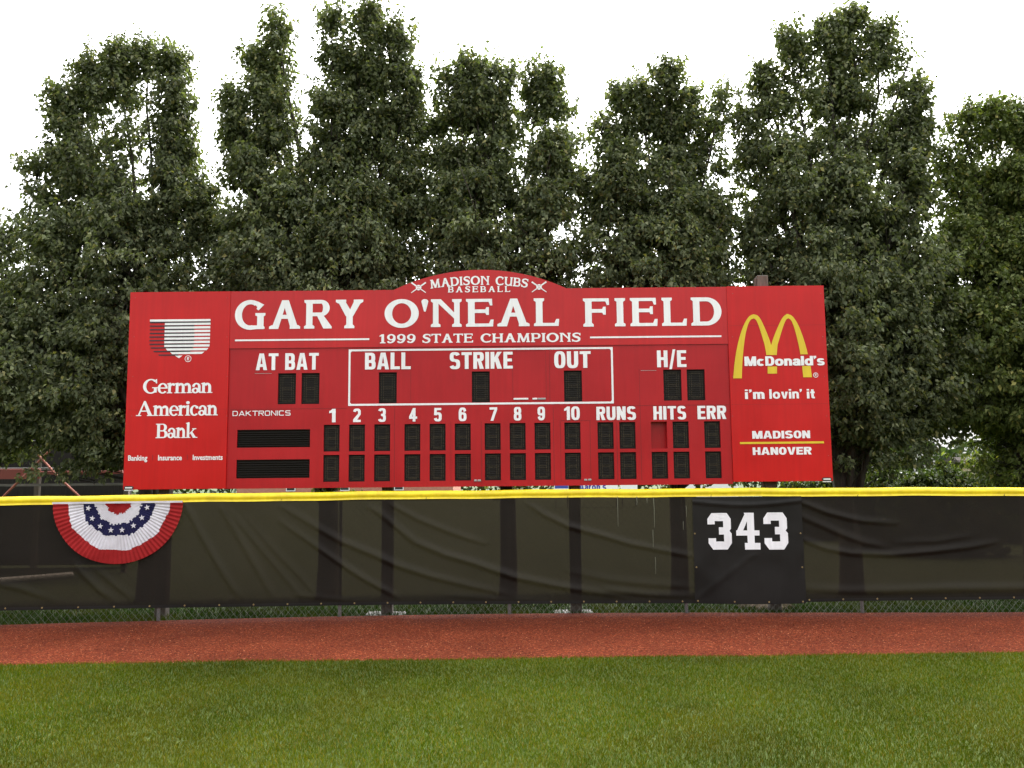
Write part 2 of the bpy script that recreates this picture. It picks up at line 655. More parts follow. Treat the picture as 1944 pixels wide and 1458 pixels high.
def vst(pts, ws, n=6):
    """variable-width stroke through points (Catmull-Rom)"""
    P = [np.array(p, float) for p in pts]
    P = [2 * P[0] - P[1]] + P + [2 * P[-1] - P[-2]]
    W = [ws[0]] + list(ws) + [ws[-1]]
    C, Wd = [], []
    for i in range(1, len(P) - 2):
        for k in range(n + (i == len(P) - 3)):
            t = k / n
            a, b, c, d = P[i - 1:i + 3]
            C.append(0.5 * (2 * b + (c - a) * t + (2 * a - 5 * b + 4 * c - d) * t * t + (3 * b - a - 3 * c + d) * t ** 3))
            Wd.append(W[i] + (W[i + 1] - W[i]) * t)
    L = []
    for i, p in enumerate(C):
        d = C[min(i + 1, len(C) - 1)] - C[max(i - 1, 0)]
        d /= np.linalg.norm(d) + 1e-9
        q = np.array([-d[1], d[0]]) * Wd[i] / 2
        L.append((tuple(p + q), tuple(p - q)))
    return [[a, c, d, b] for (a, b), (c, d) in zip(L, L[1:])]


def bowl(x0, y0, x1, y1, sv, sh, n=2.0, kr=1.0):
    ry = (y1 - y0) / 2
    rx = min(x1 - x0, ry * kr)
    cx, cy = x1 - rx, (y0 + y1) / 2
    return ring(cx, cy, rx, ry, sv, sh, -90, 90, n) + rect(x0, y0, cx, y0 + sh) + rect(x0, y1 - sh, cx, y1)


def sans(ch, w=58, sv=21, sh=17, n=2.9):
    H = w / 2
    R = ring
    if ch == ' ':
        return [], w * .45
    if ch == 'A':
        W = w * 1.13
        t = sv * .62
        k = sv * 1.02
        return (poly((0, 0), (k, 0), (W / 2, 78), (W / 2, 100), (W / 2 - t, 100)) + poly((W - k, 0), (W, 0), (W / 2 + t, 100), (W / 2, 100), (W / 2, 78))
                + rect(W * .2, 19, W * .8, 19 + sh)), W
    if ch == 'B':
        return rect(0, 0, sv, 100) + bowl(sv * .5, 0, w, 56, sv, sh, n, .9) + bowl(sv * .5, 56 - sh, w * .96, 100, sv, sh, n, .9), w
    if ch == 'C':
        return R(H, 50, H, 51, sv, sh, 38, 322, n), w
    if ch == 'D':
        return rect(0, 0, sv, 100) + bowl(sv * .5, 0, w, 100, sv, sh, min(n, 2.6), .75), w
    if ch in 'EFL':
        W = w * .88
        o = rect(0, 0, sv, 100)
        if ch != 'F':
            o += rect(0, 0, W, sh)
        if ch != 'L':
            o += rect(0, 100 - sh, W, 100) + rect(0, 51 - sh / 2, W * .92, 51 + sh / 2)
        return o, W
    if ch == 'H':
        return rect(0, 0, sv, 100) + rect(w - sv, 0, w, 100) + rect(sv * .5, 51 - sh / 2, w - sv * .5, 51 + sh / 2), w
    if ch == 'I':
        return rect(0, 0, sv, 100), sv
    if ch == 'K':
        W = w * 1.08
        return rect(0, 0, sv, 100) + poly((sv * .8, 30), (sv * .8, 58), (W - sv * 1.25, 100), (W - sv * .05, 100)) + poly((sv * 1.1, 52), (sv * 1.9, 72), (W, 0), (W - sv * 1.25, 0)), W
    if ch == 'M':
        W = w * 1.3
        return (rect(0, 0, sv, 100) + rect(W - sv, 0, W, 100) + poly((sv * .3, 100), (sv * 1.25, 100), (W / 2 + sv * .5, 0), (W / 2 - sv * .5, 0))
                + poly((W - sv * .3, 100), (W - sv * 1.25, 100), (W / 2 - sv * .5, 0), (W / 2 + sv * .5, 0))), W
    if ch == 'N':
        return rect(0, 0, sv, 100) + rect(w - sv, 0, w, 100) + poly((0, 100), (sv * 1.05, 100), (w, 0), (w - sv * 1.05, 0)), w
    if ch in 'O0':
        return R(H, 50, H, 51, sv, sh, 0, 360, n), w
    if ch == 'P':
        return rect(0, 0, sv, 100) + bowl(sv * .5, 42, w, 100, sv, sh, n, .9), w
    if ch == 'R':
        return rect(0, 0, sv, 100) + bowl(sv * .5, 44, w, 100, sv, sh, n, .9) + poly((w * .40, 50), (w * .40 + sv * .9, 50), (w, 0), (w - sv * 1.1, 0)), w
    if ch == 'S':
        ru = (100 + sh) / 4 - .5
        rl = (100 + sh) / 2 - ru
        return R(H, 101 - ru, H * .96, ru, sv, sh, 18, 270, n) + R(H, rl - 1, H, rl, sv, sh, 90, -162, n), w
    if ch == 'T':
        W = w * .98
        return rect(0, 100 - sh, W, 100) + rect(W / 2 - sv / 2, 0, W / 2 + sv / 2, 100), W
    if ch == 'U':
        return rect(0, 40, sv, 100) + rect(w - sv, 40, w, 100) + R(H, 40, H, 41, sv, sh, 180, 360, n), w
    if ch == 'V':
        W = w * 1.1
        return poly((0, 100), (sv * 1.08, 100), (W / 2, 26), (W / 2, 0), (W / 2 - sv * .55, 0)) + poly((W, 100), (W - sv * 1.08, 100), (W / 2, 26), (W / 2, 0), (W / 2 + sv * .55, 0)), W
    if ch == '/':
        W = w * .62
        return poly((0, -12), (sv * .7, -12), (W, 106), (W - sv * .7, 106)), W
    if ch == '1':
        W = w * .66
        return rect(W - sv, 0, W, 100) + poly((0, 68), (0, 83), (W - sv * .8, 100), (W - sv * .3, 78), (W - sv, 72)), W
    if ch == '2':
        return R(H, 70, H, 31, sv, sh, 170, -28, n) + poly((0, 0), (sv * 1.25, sh * .8), (w, 62), (w - sv * .7, 46), (w - sv * 1.15, 56)) + poly((0, 0), (w * .35, 0), (w, 58), (w - sv * 1.1, 60), (0, 20)) + rect(0, 0, w, sh), w
    if ch == '3':
        return R(H, 72, H * .97, 29.5, sv, sh, 165, -90, n) + R(H, 29, H, 30, sv, sh, 90, -165, n) + rect(w * .38, 43, w * .6, 43 + sh), w
    if ch == '4':
        W = w * 1.05
        return rect(W - sv * 1.6, 0, W - sv * .6, 100) + rect(0, 20, W, 20 + sh) + poly((0, 20), (sv * .95, 30), (W - sv * 1.1, 92), (W - sv * 1.5, 100), (0, 37)), W
    if ch == '5':
        return rect(w * .07, 100 - sh, w * .95, 100) + poly((w * .02, 45), (w * .02 + sv * .9, 45), (w * .07 + sv * .9, 100), (w * .07, 100)) + R(H, 33, H, 34, sv, sh, 150, -165, n), w
    if ch in '69':
        o = R(H, 32, H, 33, sv, sh, 0, 360, n) + R(H, 50, H, 51, sv, sh, 22, 180, n) + rect(0, 30, sv, 52)
        if ch == '9':
            o = [[(w - x, 100 - y_) for x, y_ in q] for q in o]
        return o, w
    if ch == '7':
        return rect(0, 100 - sh, w, 100) + poly((w * .12, 0), (w * .12 + sv, 0), (w, 84), (w, 92), (w - sv, 86)), w
    if ch == '8':
        return R(H, 73, H * .95, 28, sv, sh, 0, 360, n) + R(H, 29, H, 30, sv, sh, 0, 360, n), w
    # lower case, x-height 73
    X = 73
    h = X / 2
    if ch == 'c':
        W = w * .9
        return R(W / 2, h, W / 2, h + 1, sv, sh, 42, 318, 2.3), W
    if ch == 'o':
        W = w * .98
        return R(W / 2, h, W / 2, h + 1, sv, sh, 0, 360, 2.3), W
    if ch == 'd':
        W = w * .95
        return R(W / 2, h, W / 2, h + 1, sv, sh, 0, 360, 2.3) + rect(W - sv, 0, W, 100), W
    if ch == 'l':
        return rect(0, 0, sv, 100), sv
    if ch == 'i':
        return rect(0, 0, sv, X) + rect(0, 84, sv, 100), sv
    if ch == 'n':
        W = w * .88
        return rect(0, 0, sv, X) + rect(W - sv, 0, W, X * .6) + R(W / 2, X * .56, W / 2, X * .46, sv, sh, 0, 180, 2.6), W
    if ch == 'm':
        W = w * .78
        o = rect(0, 0, sv, X)
        for k in range(2):
            b = k * (W - sv)
            o += rect(b + W - sv, 0, b + W, X * .6) + R(b + W / 2, X * .56, W / 2, X * .46, sv, sh, 0, 180, 2.6)
        return o, 2 * W - sv
    if ch == 'a':
        W = w * .88
        return rect(W - sv, 0, W, X * .6) + R(W / 2, X * .58, W / 2, X * .43, sv, sh, 0, 165, 2.6) + R(W * .46, 22, W * .46, 23, sv * .95, sh * .85, 0, 360, 2.4), W
    if ch == 's':
        W = w * .85
        ru = (X + sh * .9) / 4
        return R(W / 2, X + 1 - ru, W / 2 * .96, ru, sv * .9, sh * .9, 15, 270, 2.5) + R(W / 2, ru - 1, W / 2, ru, sv * .9, sh * .9, 90, -165, 2.5), W
    if ch == 'v':
        W = w * .92
        return poly((0, X), (sv * 1.08, X), (W / 2, 22), (W / 2, 0), (W / 2 - sv * .5, 0)) + poly((W, X), (W - sv * 1.08, X), (W / 2, 22), (W / 2, 0), (W / 2 + sv * .5, 0)), W
    if ch == 't':
        W = w * .55
        return rect(W * .2, 12, W * .2 + sv, 96) + rect(0, X - sh, W, X) + R(W * .2 + sv * 1.1, 17, sv * 1.1, 17, sv, sh, 180, 275, 2.4) + rect(W * .2 + sv, 0, W, sh), W
    if ch == "'":
        return rect(0, 80, sv * .9, 100) + poly((sv * .25, 66), (sv * .9, 82), (sv * .3, 82), (0, 66)), sv * .9
    raise KeyError(ch)


def foot(x0, x1, s0, s1, top=False):
    p = [(x0, 0), (x1, 0), (x1, 8), (s1, 13), (s0, 13), (x0, 8)]
    return [[(x, 100 - y_) for x, y_ in p]] if top else [p]


def slab(ch):
    """broad low-contrast slab serif capitals"""
    R = ring
    if ch == ' ':
        return [], 62
    if ch == 'I':
        return rect(7, 0, 30, 100) + foot(0, 37, 7, 30) + foot(0, 37, 7, 30, True), 37
    if ch == 'A':
        return (poly((8, 0), (33, 0), (57, 80), (67, 100), (45, 100)) + poly((105, 0), (77, 0), (53, 80), (45, 100), (69, 100)) + rect(30, 35, 78, 49)
                + foot(0, 32, 9, 29) + foot(74, 111, 82, 104)), 111
    if ch == 'B':
        return rect(7, 0, 30, 100) + foot(0, 34, 7, 30) + foot(0, 34, 7, 30, True) + bowl(20, 0, 92, 57, 23, 13, 2, 1.0) + bowl(20, 44, 86, 100, 23, 13, 2, 1.0), 92
    if ch in 'CG':
        o = R(55, 50, 55, 52, 25, 15, 58, 300) + poly((102, 86), (84, 65), (78, 70), (80, 77), (74, 84), (80, 97))
        if ch == 'G':
            o = R(55, 50, 55, 52, 25, 15, 58, 285) + poly((104, 85), (84, 65), (77, 70), (79, 77), (73, 84), (80, 97))
            return o + rect(80, 0, 103, 54) + foot(72, 108, 80, 103, True)[0:0] + poly((73, 56), (109, 56), (109, 48), (103, 44), (80, 44), (73, 48)) + poly((55, -2), (80, 0), (107, 1), (107, 7), (101, 13), (80, 13), (55, 13)), 109
        return o + vst([(76, 8), (88, 13), (99, 24)], [16, 14, 11]), 101
    if ch == 'D':
        return rect(7, 0, 30, 100) + foot(0, 34, 7, 30) + foot(0, 34, 7, 30, True) + bowl(20, 0, 106, 100, 26, 14, 2, 1.05), 106
    if ch in 'EFL':
        W = 93 if ch != 'L' else 85
        o = rect(7, 0, 30, 100) + foot(0, 36, 7, 30) + foot(0, 36, 7, 30, True)
        if ch != 'F':
            o += rect(20, 0, W, 11) + poly((W - 14, 11), (W, 0), (W + 2, 25), (W - 8, 25))
        if ch != 'L':
            o += rect(20, 89, 90, 100) + poly((78, 89), (90, 100), (91, 76), (83, 76))
            o += rect(28, 49, 70, 62) + poly((66, 60), (66, 51), (70, 42), (79, 42), (79, 70), (70, 70))
        return o, W
    if ch == 'H':
        return rect(7, 0, 30, 100) + rect(76, 0, 99, 100) + rect(20, 45, 88, 58) + foot(0, 37, 7, 30) + foot(0, 37, 7, 30, True) + foot(69, 106, 76, 99) + foot(69, 106, 76, 99, True), 106
    if ch == 'N':
        return rect(7, 0, 26, 100) + rect(80, 0, 99, 100) + poly((6, 100), (34, 100), (99, 32), (99, 0), (80, 30), (26, 84)) + foot(0, 33, 7, 26) + foot(73, 106, 80, 99) + foot(73, 106, 80, 99, True) + foot(0, 30, 7, 26, True), 106
    if ch == 'M':
        return (poly((9, 0), (26, 0), (34, 100), (16, 100)) + poly((94, 100), (112, 100), (120, 0), (97, 0)) + poly((16, 100), (40, 100), (72, 20), (60, 0), (54, 0))
                + poly((112, 100), (92, 100), (58, 16), (66, 0), (72, 0)) + foot(0, 34, 8, 27) + foot(90, 127, 97, 120) + foot(7, 36, 16, 34, True) + foot(92, 120, 94, 112, True)), 127
    if ch == 'O':
        return R(59, 50, 59, 52, 26, 15), 118
    if ch == 'P':
        return rect(7, 0, 30, 100) + foot(0, 38, 7, 30) + foot(0, 34, 7, 30, True) + bowl(20, 38, 92, 100, 24, 13, 2, 1.05), 92
    if ch == 'R':
        return rect(7, 0, 30, 100) + foot(0, 37, 7, 30) + foot(0, 34, 7, 30, True) + bowl(20, 43, 91, 100, 24, 13, 2, 1.05) + poly((43, 50), (68, 47), (99, 6), (99, 0), (69, 0)) + rect(69, 0, 99, 8), 99
    if ch == 'S':
        return (vst([(78, 78), (66, 91), (44, 94), (22, 86), (17, 71), (30, 58), (54, 49), (70, 37), (68, 18), (48, 6), (24, 8), (6, 22)], [11, 13, 14, 19, 22, 23, 25, 23, 21, 15, 13, 12])
                + poly((72, 94), (82, 99), (84, 70), (75, 70)) + poly((0, 30), (9, 30), (13, 4), (3, 2))), 84
    if ch == 'T':
        return rect(37, 0, 60, 100) + foot(28, 69, 37, 60) + rect(0, 88, 97, 100) + poly((0, 100), (0, 76), (8, 76), (16, 90)) + poly((97, 100), (97, 76), (89, 76), (81, 90)), 97
    if ch == 'U':
        return rect(7, 38, 30, 100) + rect(76, 0, 97, 100) + R(52, 38, 45, 40, 23, 15, 180, 330) + foot(0, 37, 7, 30, True) + foot(70, 103, 76, 97, True) + rect(76, 0, 103, 9), 103
    if ch == 'Y':
        return poly((4, 100), (30, 100), (56, 58), (62, 42), (36, 42)) + poly((68, 100), (96, 100), (62, 42), (40, 42)) + rect(38, 0, 61, 46) + foot(31, 67, 38, 61) + foot(0, 37, 8, 30, True) + foot(64, 98, 72, 90, True), 98
    if ch == "'":
        return poly((3, 56), (9, 56), (18, 92), (-6, 92)) + disc(6, 92, 12, 20, 9), 12
    if ch == '1':
        return rect(18, 0, 42, 100) + foot(4, 56, 18, 42) + poly((0, 74), (0, 84), (22, 100), (42, 100), (24, 80)), 56
    if ch == '9':
        return R(39, 66, 39, 35, 22, 13) + vst([(66, 66), (66, 42), (54, 18), (34, 7), (10, 10)], [22, 22, 20, 15, 13]) + disc(12, 15, 10), 78
    raise KeyError(ch)


def roman(ch):
    """bold book serif, x-height 70"""
    R = ring
    X = 70
    if ch == 'G':
        return R(45, 50, 45, 52, 19, 9, 45, 318) + poly((70, 96), (78, 102), (80, 70), (74, 70), (66, 88)) + rect(62, 6, 79, 42) + rect(52, 37, 88, 43), 86
    if ch == 'A':
        return poly((8, 0), (18, 0), (46, 82), (52, 104), (44, 104)) + poly((96, 0), (73, 0), (40, 92), (44, 104), (54, 104)) + rect(24, 30, 72, 38) + rect(-2, 0, 30, 6) + rect(64, 0, 106, 6), 102
    if ch == 'B':
        return rect(9, 0, 27, 100) + rect(0, 0, 40, 6) + rect(0, 94, 40, 100) + bowl(20, 0, 76, 54, 20, 8, 2, 1.0) + bowl(20, 47, 70, 100, 18, 7, 2, 1.0), 76
    if ch == 'e':
        return R(29, 35, 29, 37, 15, 9, 25, 320) + R(29, 35, 29, 37, 12, 9, -2, 30) + rect(8, 33, 57, 41), 56
    if ch == 'c':
        return R(28, 35, 28, 37, 16, 9, 50, 318) + disc(42, 57, 9), 52
    if ch in 'rnm':
        o = rect(7, 0, 23, X) + rect(0, 0, 31, 6) + poly((0, X - 8), (0, X - 2), (18, X + 4), (23, X + 2), (23, X - 12), (7, X - 8))
        if ch == 'r':
            return o + vst([(20, 50), (28, 62), (40, 64)], [8, 12, 15]) + disc(39, 60, 8), 46
        b = 0
        for k in range(2 if ch == 'm' else 1):
            o += rect(b + 42, 0, b + 58, X * .62) + R(b + 36, X * .60, 22, X * .42, 16, 15, 0, 150) + rect(b + 35, 0, b + 66, 6)
            b += 35
        return o, b + 30
    if ch == 'a':
        return rect(36, 6, 51, 50) + R(27, 46, 24, 25, 15, 10, 0, 160) + disc(11, 50, 8) + R(22, 18, 21, 20, 14, 9) + vst([(44, 12), (50, 5), (60, 8)], [13, 11, 6]), 56
    if ch == 'i':
        return rect(7, 0, 23, X) + rect(0, 0, 31, 6) + poly((0, X - 8), (0, X - 2), (18, X + 4), (23, X + 2), (23, X - 12), (7, X - 8)) + disc(15, 90, 11), 31
    if ch == 'k':
        return rect(7, 0, 23, 106) + rect(0, 0, 31, 6) + poly((0, 98), (0, 103), (18, 109), (23, 107), (23, 94), (7, 97)) + poly((22, 28), (48, 62), (58, 62), (30, 28)) + rect(40, 60, 66, 66) + poly((26, 38), (40, 44), (68, 0), (46, 0)) + rect(44, 0, 74, 6), 70
    raise KeyError(ch)


def block(ch):
    """athletic block numerals with clipped corners"""
    if ch == '3':
        return (poly((2, 100), (0, 82), (0, 68), (30, 68), (30, 78), (62, 78), (62, 61), (44, 61), (44, 41), (66, 41), (66, 22), (32, 22), (32, 31), (2, 31), (2, 18), (20, 0), (80, 0), (98, 18), (98, 42), (90, 51), (96, 58), (96, 84), (80, 100), (18, 100), (0, 84))[0:0]
                + rect(17, 78, 80, 100) + poly((0, 84), (17, 100), (30, 78), (30, 69), (0, 69)) + poly((80, 100), (96, 84), (96, 57), (89, 51), (64, 52), (64, 78)) + rect(46, 41, 90, 61)
                + poly((89, 51), (98, 44), (98, 18), (80, 0), (66, 22), (66, 50)) + rect(20, 0, 80, 22) + poly((2, 31), (33, 31), (33, 22), (20, 0), (2, 17))), 98
    return (poly((34, 100), (74, 100), (74, 70), (52, 70)) + rect(46, 60, 74, 100) + poly((0, 40), (24, 44), (62, 100), (40, 100), (0, 47)) + rect(0, 40, 96, 58)[0:0] + rect(0, 38, 96, 52)
            + rect(46, 10, 75, 100) + rect(34, 0, 98, 18) + poly((0, 38), (30, 38), (60, 90), (40, 100), (0, 50))[0:0]), 98


def layout(text, fn, sp=9, **kw):
    out, x = [], 0
    for ch in text:
        ps, wd = fn(ch, **kw)
        out += [[(px + x, py) for px, py in p] for p in ps]
        x += wd + sp
    return out


def union_tris(polys, key=1e-5):
    """triangulate the union of overlapping outlines without overlap"""
    vs, fs = [], []
    for p in polys:
        a = sum(p[i][0] * p[(i + 1) % len(p)][1] - p[(i + 1) % len(p)][0] * p[i][1] for i in range(len(p)))
        if abs(a) < 1e-9:
            continue
        q = p if a > 0 else p[::-1]
        b = len(vs)
        vs += [Vector(c) for c in q]
        fs.append(list(range(b, b + len(q))))
    r = delaunay_2d_cdt(vs, [], fs, 0, key)
    P = np.array([tuple(c) for c in r[0]])
    T = np.array(r[2])
    C = P[T].mean(1)
    inside = np.zeros(len(T), bool)
    for f in fs:                                        # keep the triangles whose middle lies in some outline
        Q = np.array([vs[k] for k in f])
        hit = np.zeros(len(T), bool)
        for (xa, ya_), (xb_, yb_) in zip(Q, np.roll(Q, -1, 0)):
            c_ = (ya_ > C[:, 1]) != (yb_ > C[:, 1])
            if c_.any():
                hit ^= c_ & (C[:, 0] < xa + (C[:, 1] - ya_) / ((yb_ - ya_) or 1e-12) * (xb_ - xa))
        inside |= hit
    return [tuple(c) for c in P], [tuple(int(k) for k in t) for t in T[inside]]


SLOPE = -0.0095


def fit(polys, xl, xr, yt, yb):
    """map a line of lettering onto the board: left/right edges and cap/base lines as seen at its middle"""
    X = [c[0] for p in polys for c in p]
    x0, x1 = min(X), max(X)
    cx, cy = (xl + xr) / 2, (yt + yb) / 2
    L = bp(xl, cy + SLOPE * (xl - cx))[0]
    Rr = bp(xr, cy + SLOPE * (xr - cx))[0]
    z0, z1 = bp(cx, yb)[1], bp(cx, yt)[1]
    return [[(L + (px - x0) / (x1 - x0) * (Rr - L), z0 + py / 100 * (z1 - z0)) for px, py in p] for p in polys]


def sheet(mb, polys, y, m=0):
    v, t = union_tris(polys, 1e-6)
    mb.add([(a, y, b) for a, b in v], t, m)
    return mb


# ------------------------------------------------------------------ scoreboard
root = thing('scoreboard', (-0.45, 12.1, -0.06), 'long red baseball scoreboard on wooden posts behind the yellow topped fence', 'scoreboard')
zb = lambda px, py: bp(px, py)[1]
XL = bp(242, 740)[0]
XLs = bp(434, 740)[0]
XRs = bp(1385, 730)[0]
XR = bp(1571.5, 730)[0]
ZT = zb(906, 549.3)
ZB_ = zb(906, 923.5)
ZH = zb(906, 657.6)
DEP = 0.16
yA = YB - 0.022              # face of the two side panels
yH = YB - 0.014              # face of the header
Lp = MB().box(XL, XLs, yA, YB + DEP, ZB_ + .002, ZT).build('bank_panel', M['red_vinyl'], root)
Lp['label'] = 'bright red advert panel with a striped shield and bank name'
Rp = MB().box(XRs, XR, yA, YB + DEP, ZB_ + .03, ZT + .004).build('restaurant_panel', M['red_vinyl'], root)
Rp['label'] = 'bright red advert panel with yellow double arches'
# header with its arched crest
arc = []
xa0, za0 = bp(748, 550.5)
xa1, za1 = bp(1075, 547.5)
xm, zm = bp(911.5, 512.8)
hw, sag = (xa1 - xa0) / 2, zm - ZT
Rad = (hw * hw + sag * sag) / (2 * sag)
for k in range(41):
    x = xa1 - (xa1 - xa0) * k / 40
    arc.append((x, ZT + math.sqrt(max(0, Rad * Rad - (x - (xa0 + xa1) / 2) ** 2)) - (Rad - sag) + 0.0005))
Hp = MB().prism([(XLs + .001, ZH), (XRs - .001, ZH), (XRs - .001, ZT)] + arc + [(XLs + .001, ZT)], yH, YB + DEP).build('header_panel', M['red_header'], root)

# display cabinet: face with real openings
col_px = [(614.4, 644.7), (662.6, 692.5), (710.3, 740.9), (767.7, 798), (815.6, 845.8), (863.4, 893.6), (920.2, 950.4), (967.7, 997.7), (1014.9, 1045.2),
          (1071.7, 1102), (1134.6, 1164.8), (1176.2, 1206.5), (1236.4, 1266.2), (1277.5, 1307.7), (1337.3, 1367.6)]
r1t, r1b = zb(906, 803.7), zb(906, 854.6)
r2t, r2b = zb(906, 861.0), zb(906, 912.2)
tt, tb = zb(906, 705), zb(906, 764)
DW, DH = 0.2165, r1t - r1b
TW = 0.245
cols = [sum(bp(a, 829 + SLOPE * (a - 906))[0] for a in p) / 2 for p in col_px]
top_px = [(527.3, 561.9), (572.1, 606.6), (719, 753.2), (895.8, 929.8), (1070.8, 1105), (1259.8, 1293.9), (1304.2, 1338.5)]
tcols = [sum(bp(a, 735 + SLOPE * (a - 906))[0] for a in p) / 2 for p in top_px]
nm0, nm1 = bp(450, 835)[0], bp(588.5, 835)[0]
nrow = [(zb(519, 815.4), zb(519, 849.5)), (zb(519, 872.3), zb(519, 907.8))]
holes = []
for i, x in enumerate(cols):
    holes.append((x - DW / 2, x + DW / 2, r1b, r1t, 'cavity' if i == 12 else 'digit'))
    holes.append((x - DW / 2, x + DW / 2, r2b, r2t, 'digit'))
for x in tcols:
    holes.append((x - TW / 2, x + TW / 2, tb, tt, 'large'))
for a, b in nrow:
    holes.append((nm0, nm1, b, a, 'name'))
cx0, cx1 = XLs + .001, XRs - .001
gxs = sorted({cx0, cx1} | {h[0] for h in holes} | {h[1] for h in holes})
gzs = sorted({ZB_, ZH - .002} | {h[2] for h in holes} | {h[3] for h in holes})
cab = MB()
for a, b in zip(gxs, gxs[1:]):
    if b - a < 1e-6:
        continue
    for c, d in zip(gzs, gzs[1:]):
        mx, mz = (a + b) / 2, (c + d) / 2
        if any(h[0] < mx < h[1] and h[2] < mz < h[3] for h in holes):
            continue
        cab.add([(a, YB, c), (b, YB, c), (b, YB, d), (a, YB, d)], [(0, 1, 2, 3)])
REC = 0.022
for h in holes:
    d = 0.11 if h[4] == 'cavity' else REC
    x0, x1, z0, z1 = h[:4]
    cab.add([(x0, YB, z0), (x1, YB, z0), (x1, YB, z1), (x0, YB, z1), (x0, YB + d, z0), (x1, YB + d, z0), (x1, YB + d, z1), (x0, YB + d, z1)],
            [(0, 4, 5, 1), (1, 5, 6, 2), (2, 6, 7, 3), (3, 7, 4, 0), (4, 7, 6, 5)])
cab.add([(cx0, YB, ZB_), (cx1, YB, ZB_), (cx1, YB, ZH - .002), (cx0, YB, ZH - .002), (cx0, YB + DEP, ZB_), (cx1, YB + DEP, ZB_), (cx1, YB + DEP, ZH - .002), (cx0, YB + DEP, ZH - .002)],
        [(0, 1, 5, 4), (2, 3, 7, 6), (4, 5, 6, 7)])
Cp = cab.build('display_cabinet', M['red_cabinet'], root)


def digit_mesh(W, H):
    mb = MB()
    mb.add([(-W / 2, 0, 0), (W / 2, 0, 0), (W / 2, 0, H), (-W / 2, 0, H)], [(0, 1, 2, 3)])
    nl = 15
    for k in range(nl):                                  # shallow louvres across the face
        z = H * (k + .5) / nl
        mb.add([(-W / 2 + .002, -.0005, z - .004), (W / 2 - .002, -.0005, z - .004), (W / 2 - .002, -.006, z), (-W / 2 + .002, -.006, z), (W / 2 - .002, -.0005, z + .006), (-W / 2 + .002, -.0005, z + .006)],
               [(0, 1, 2, 3), (3, 2, 4, 5)])
    xi, xo = W * .24, W * .36
    dots = []
    for x in (-xo, -xi, xi, xo):
        dots += [(x, z) for z in np.linspace(H * .14, H * .86, 15)]
    for z in (.08, .13, .47, .53, .87, .92):
        dots += [(x, H * z) for x in np.linspace(-xi, xi, 7)]
    for x, z in dots:
        s = .0036
        mb.add([(x - s, -.0072, z - s), (x + s, -.0072, z - s), (x + s, -.0072, z + s), (x - s, -.0072, z + s)], [(0, 1, 2, 3)], 1)
    return mb


d0 = digit_mesh(DW - .003, DH - .003)
proto = None
big = None
for h in holes:
    x0, x1, z0, z1, k = h
    loc = ((x0 + x1) / 2, YB + REC - .002, z0 + .0015)
    if k == 'digit':
        if proto is None:
            proto = d0.build('digit_display', [M['black_panel'], M['lamp_dot']], Cp, loc)
        else:
            copy_part(proto, Cp, loc)
    elif k == 'large':
        if big is None:
            big = digit_mesh(TW - .003, tt - tb - .003).build('digit_display', [M['black_panel'], M['lamp_dot']], Cp, loc)
        else:
            copy_part(big, Cp, loc)
    elif k == 'name':
        mb = MB()
        W, H = x1 - x0 - .003, z1 - z0 - .003
        mb.add([(-W / 2, 0, 0), (W / 2, 0, 0), (W / 2, 0, H), (-W / 2, 0, H)], [(0, 1, 2, 3)])
        for q in range(8):
            z = H * (q + .5) / 8
            mb.add([(-W / 2, -.001, z - .006), (W / 2, -.001, z - .006), (W / 2, -.016, z + .004), (-W / 2, -.016, z + .004), (W / 2, -.001, z + .007), (-W / 2, -.001, z + .007)],
                   [(0, 1, 2, 3), (3, 2, 4, 5)])
            for u in np.linspace(-W / 2 + .02, W / 2 - .02, 44):
                mb.add([(u - .003, -.0165, z + .006), (u + .003, -.0165, z + .006), (u + .003, -.0165, z + .012), (u - .003, -.0165, z + .012)], [(0, 1, 2, 3)], 1)
        mb.build('team_name_display', [M['black_panel'], M['black_panel']], Cp, loc)


def lettering(name, parent, mt, items, y):
    for it in items:
        o = sheet(MB(), it, y).build(name, mt, parent)
    return o


yh, ya, yc = yH - .004, yA - .004, YB - .004
lettering('title_lettering', Hp, M['white_vinyl'], [
    fit(layout('GARY', slab, 14), 446.9, 689.8, 570.2, 624.5),
    fit(layout("O'NEAL", slab, 15), 730.4, 1061.2, 568.0, 620.6),
    fit(layout('FIELD', slab, 17), 1106.8, 1369.1, 565.9, 619.3)], yh)
lettering('champions_lettering', Hp, M['white_vinyl'], [
    fit(layout('1999', slab, 14), 720.8, 789, 634.8, 651.8),
    fit(layout('STATE', slab, 8), 802, 898.3, 634.0, 651.0),
    fit(layout('CHAMPIONS', slab, 9), 912.5, 1102, 632.9, 649.9)], yh)


def hbar(xl, xr, yc_, th):
    cx = (xl + xr) / 2
    return fit(rect(0, 0, 100, 100), xl, xr, yc_ - th / 2, yc_ + th / 2)


lettering('ruled_line', Hp, M['white_vinyl'], [hbar(446.9, 701.5, 645.4, 3.2)], yh)
lettering('ruled_line', Hp, M['white_vinyl'], [hbar(1120, 1369, 639.8, 3.2)], yh)
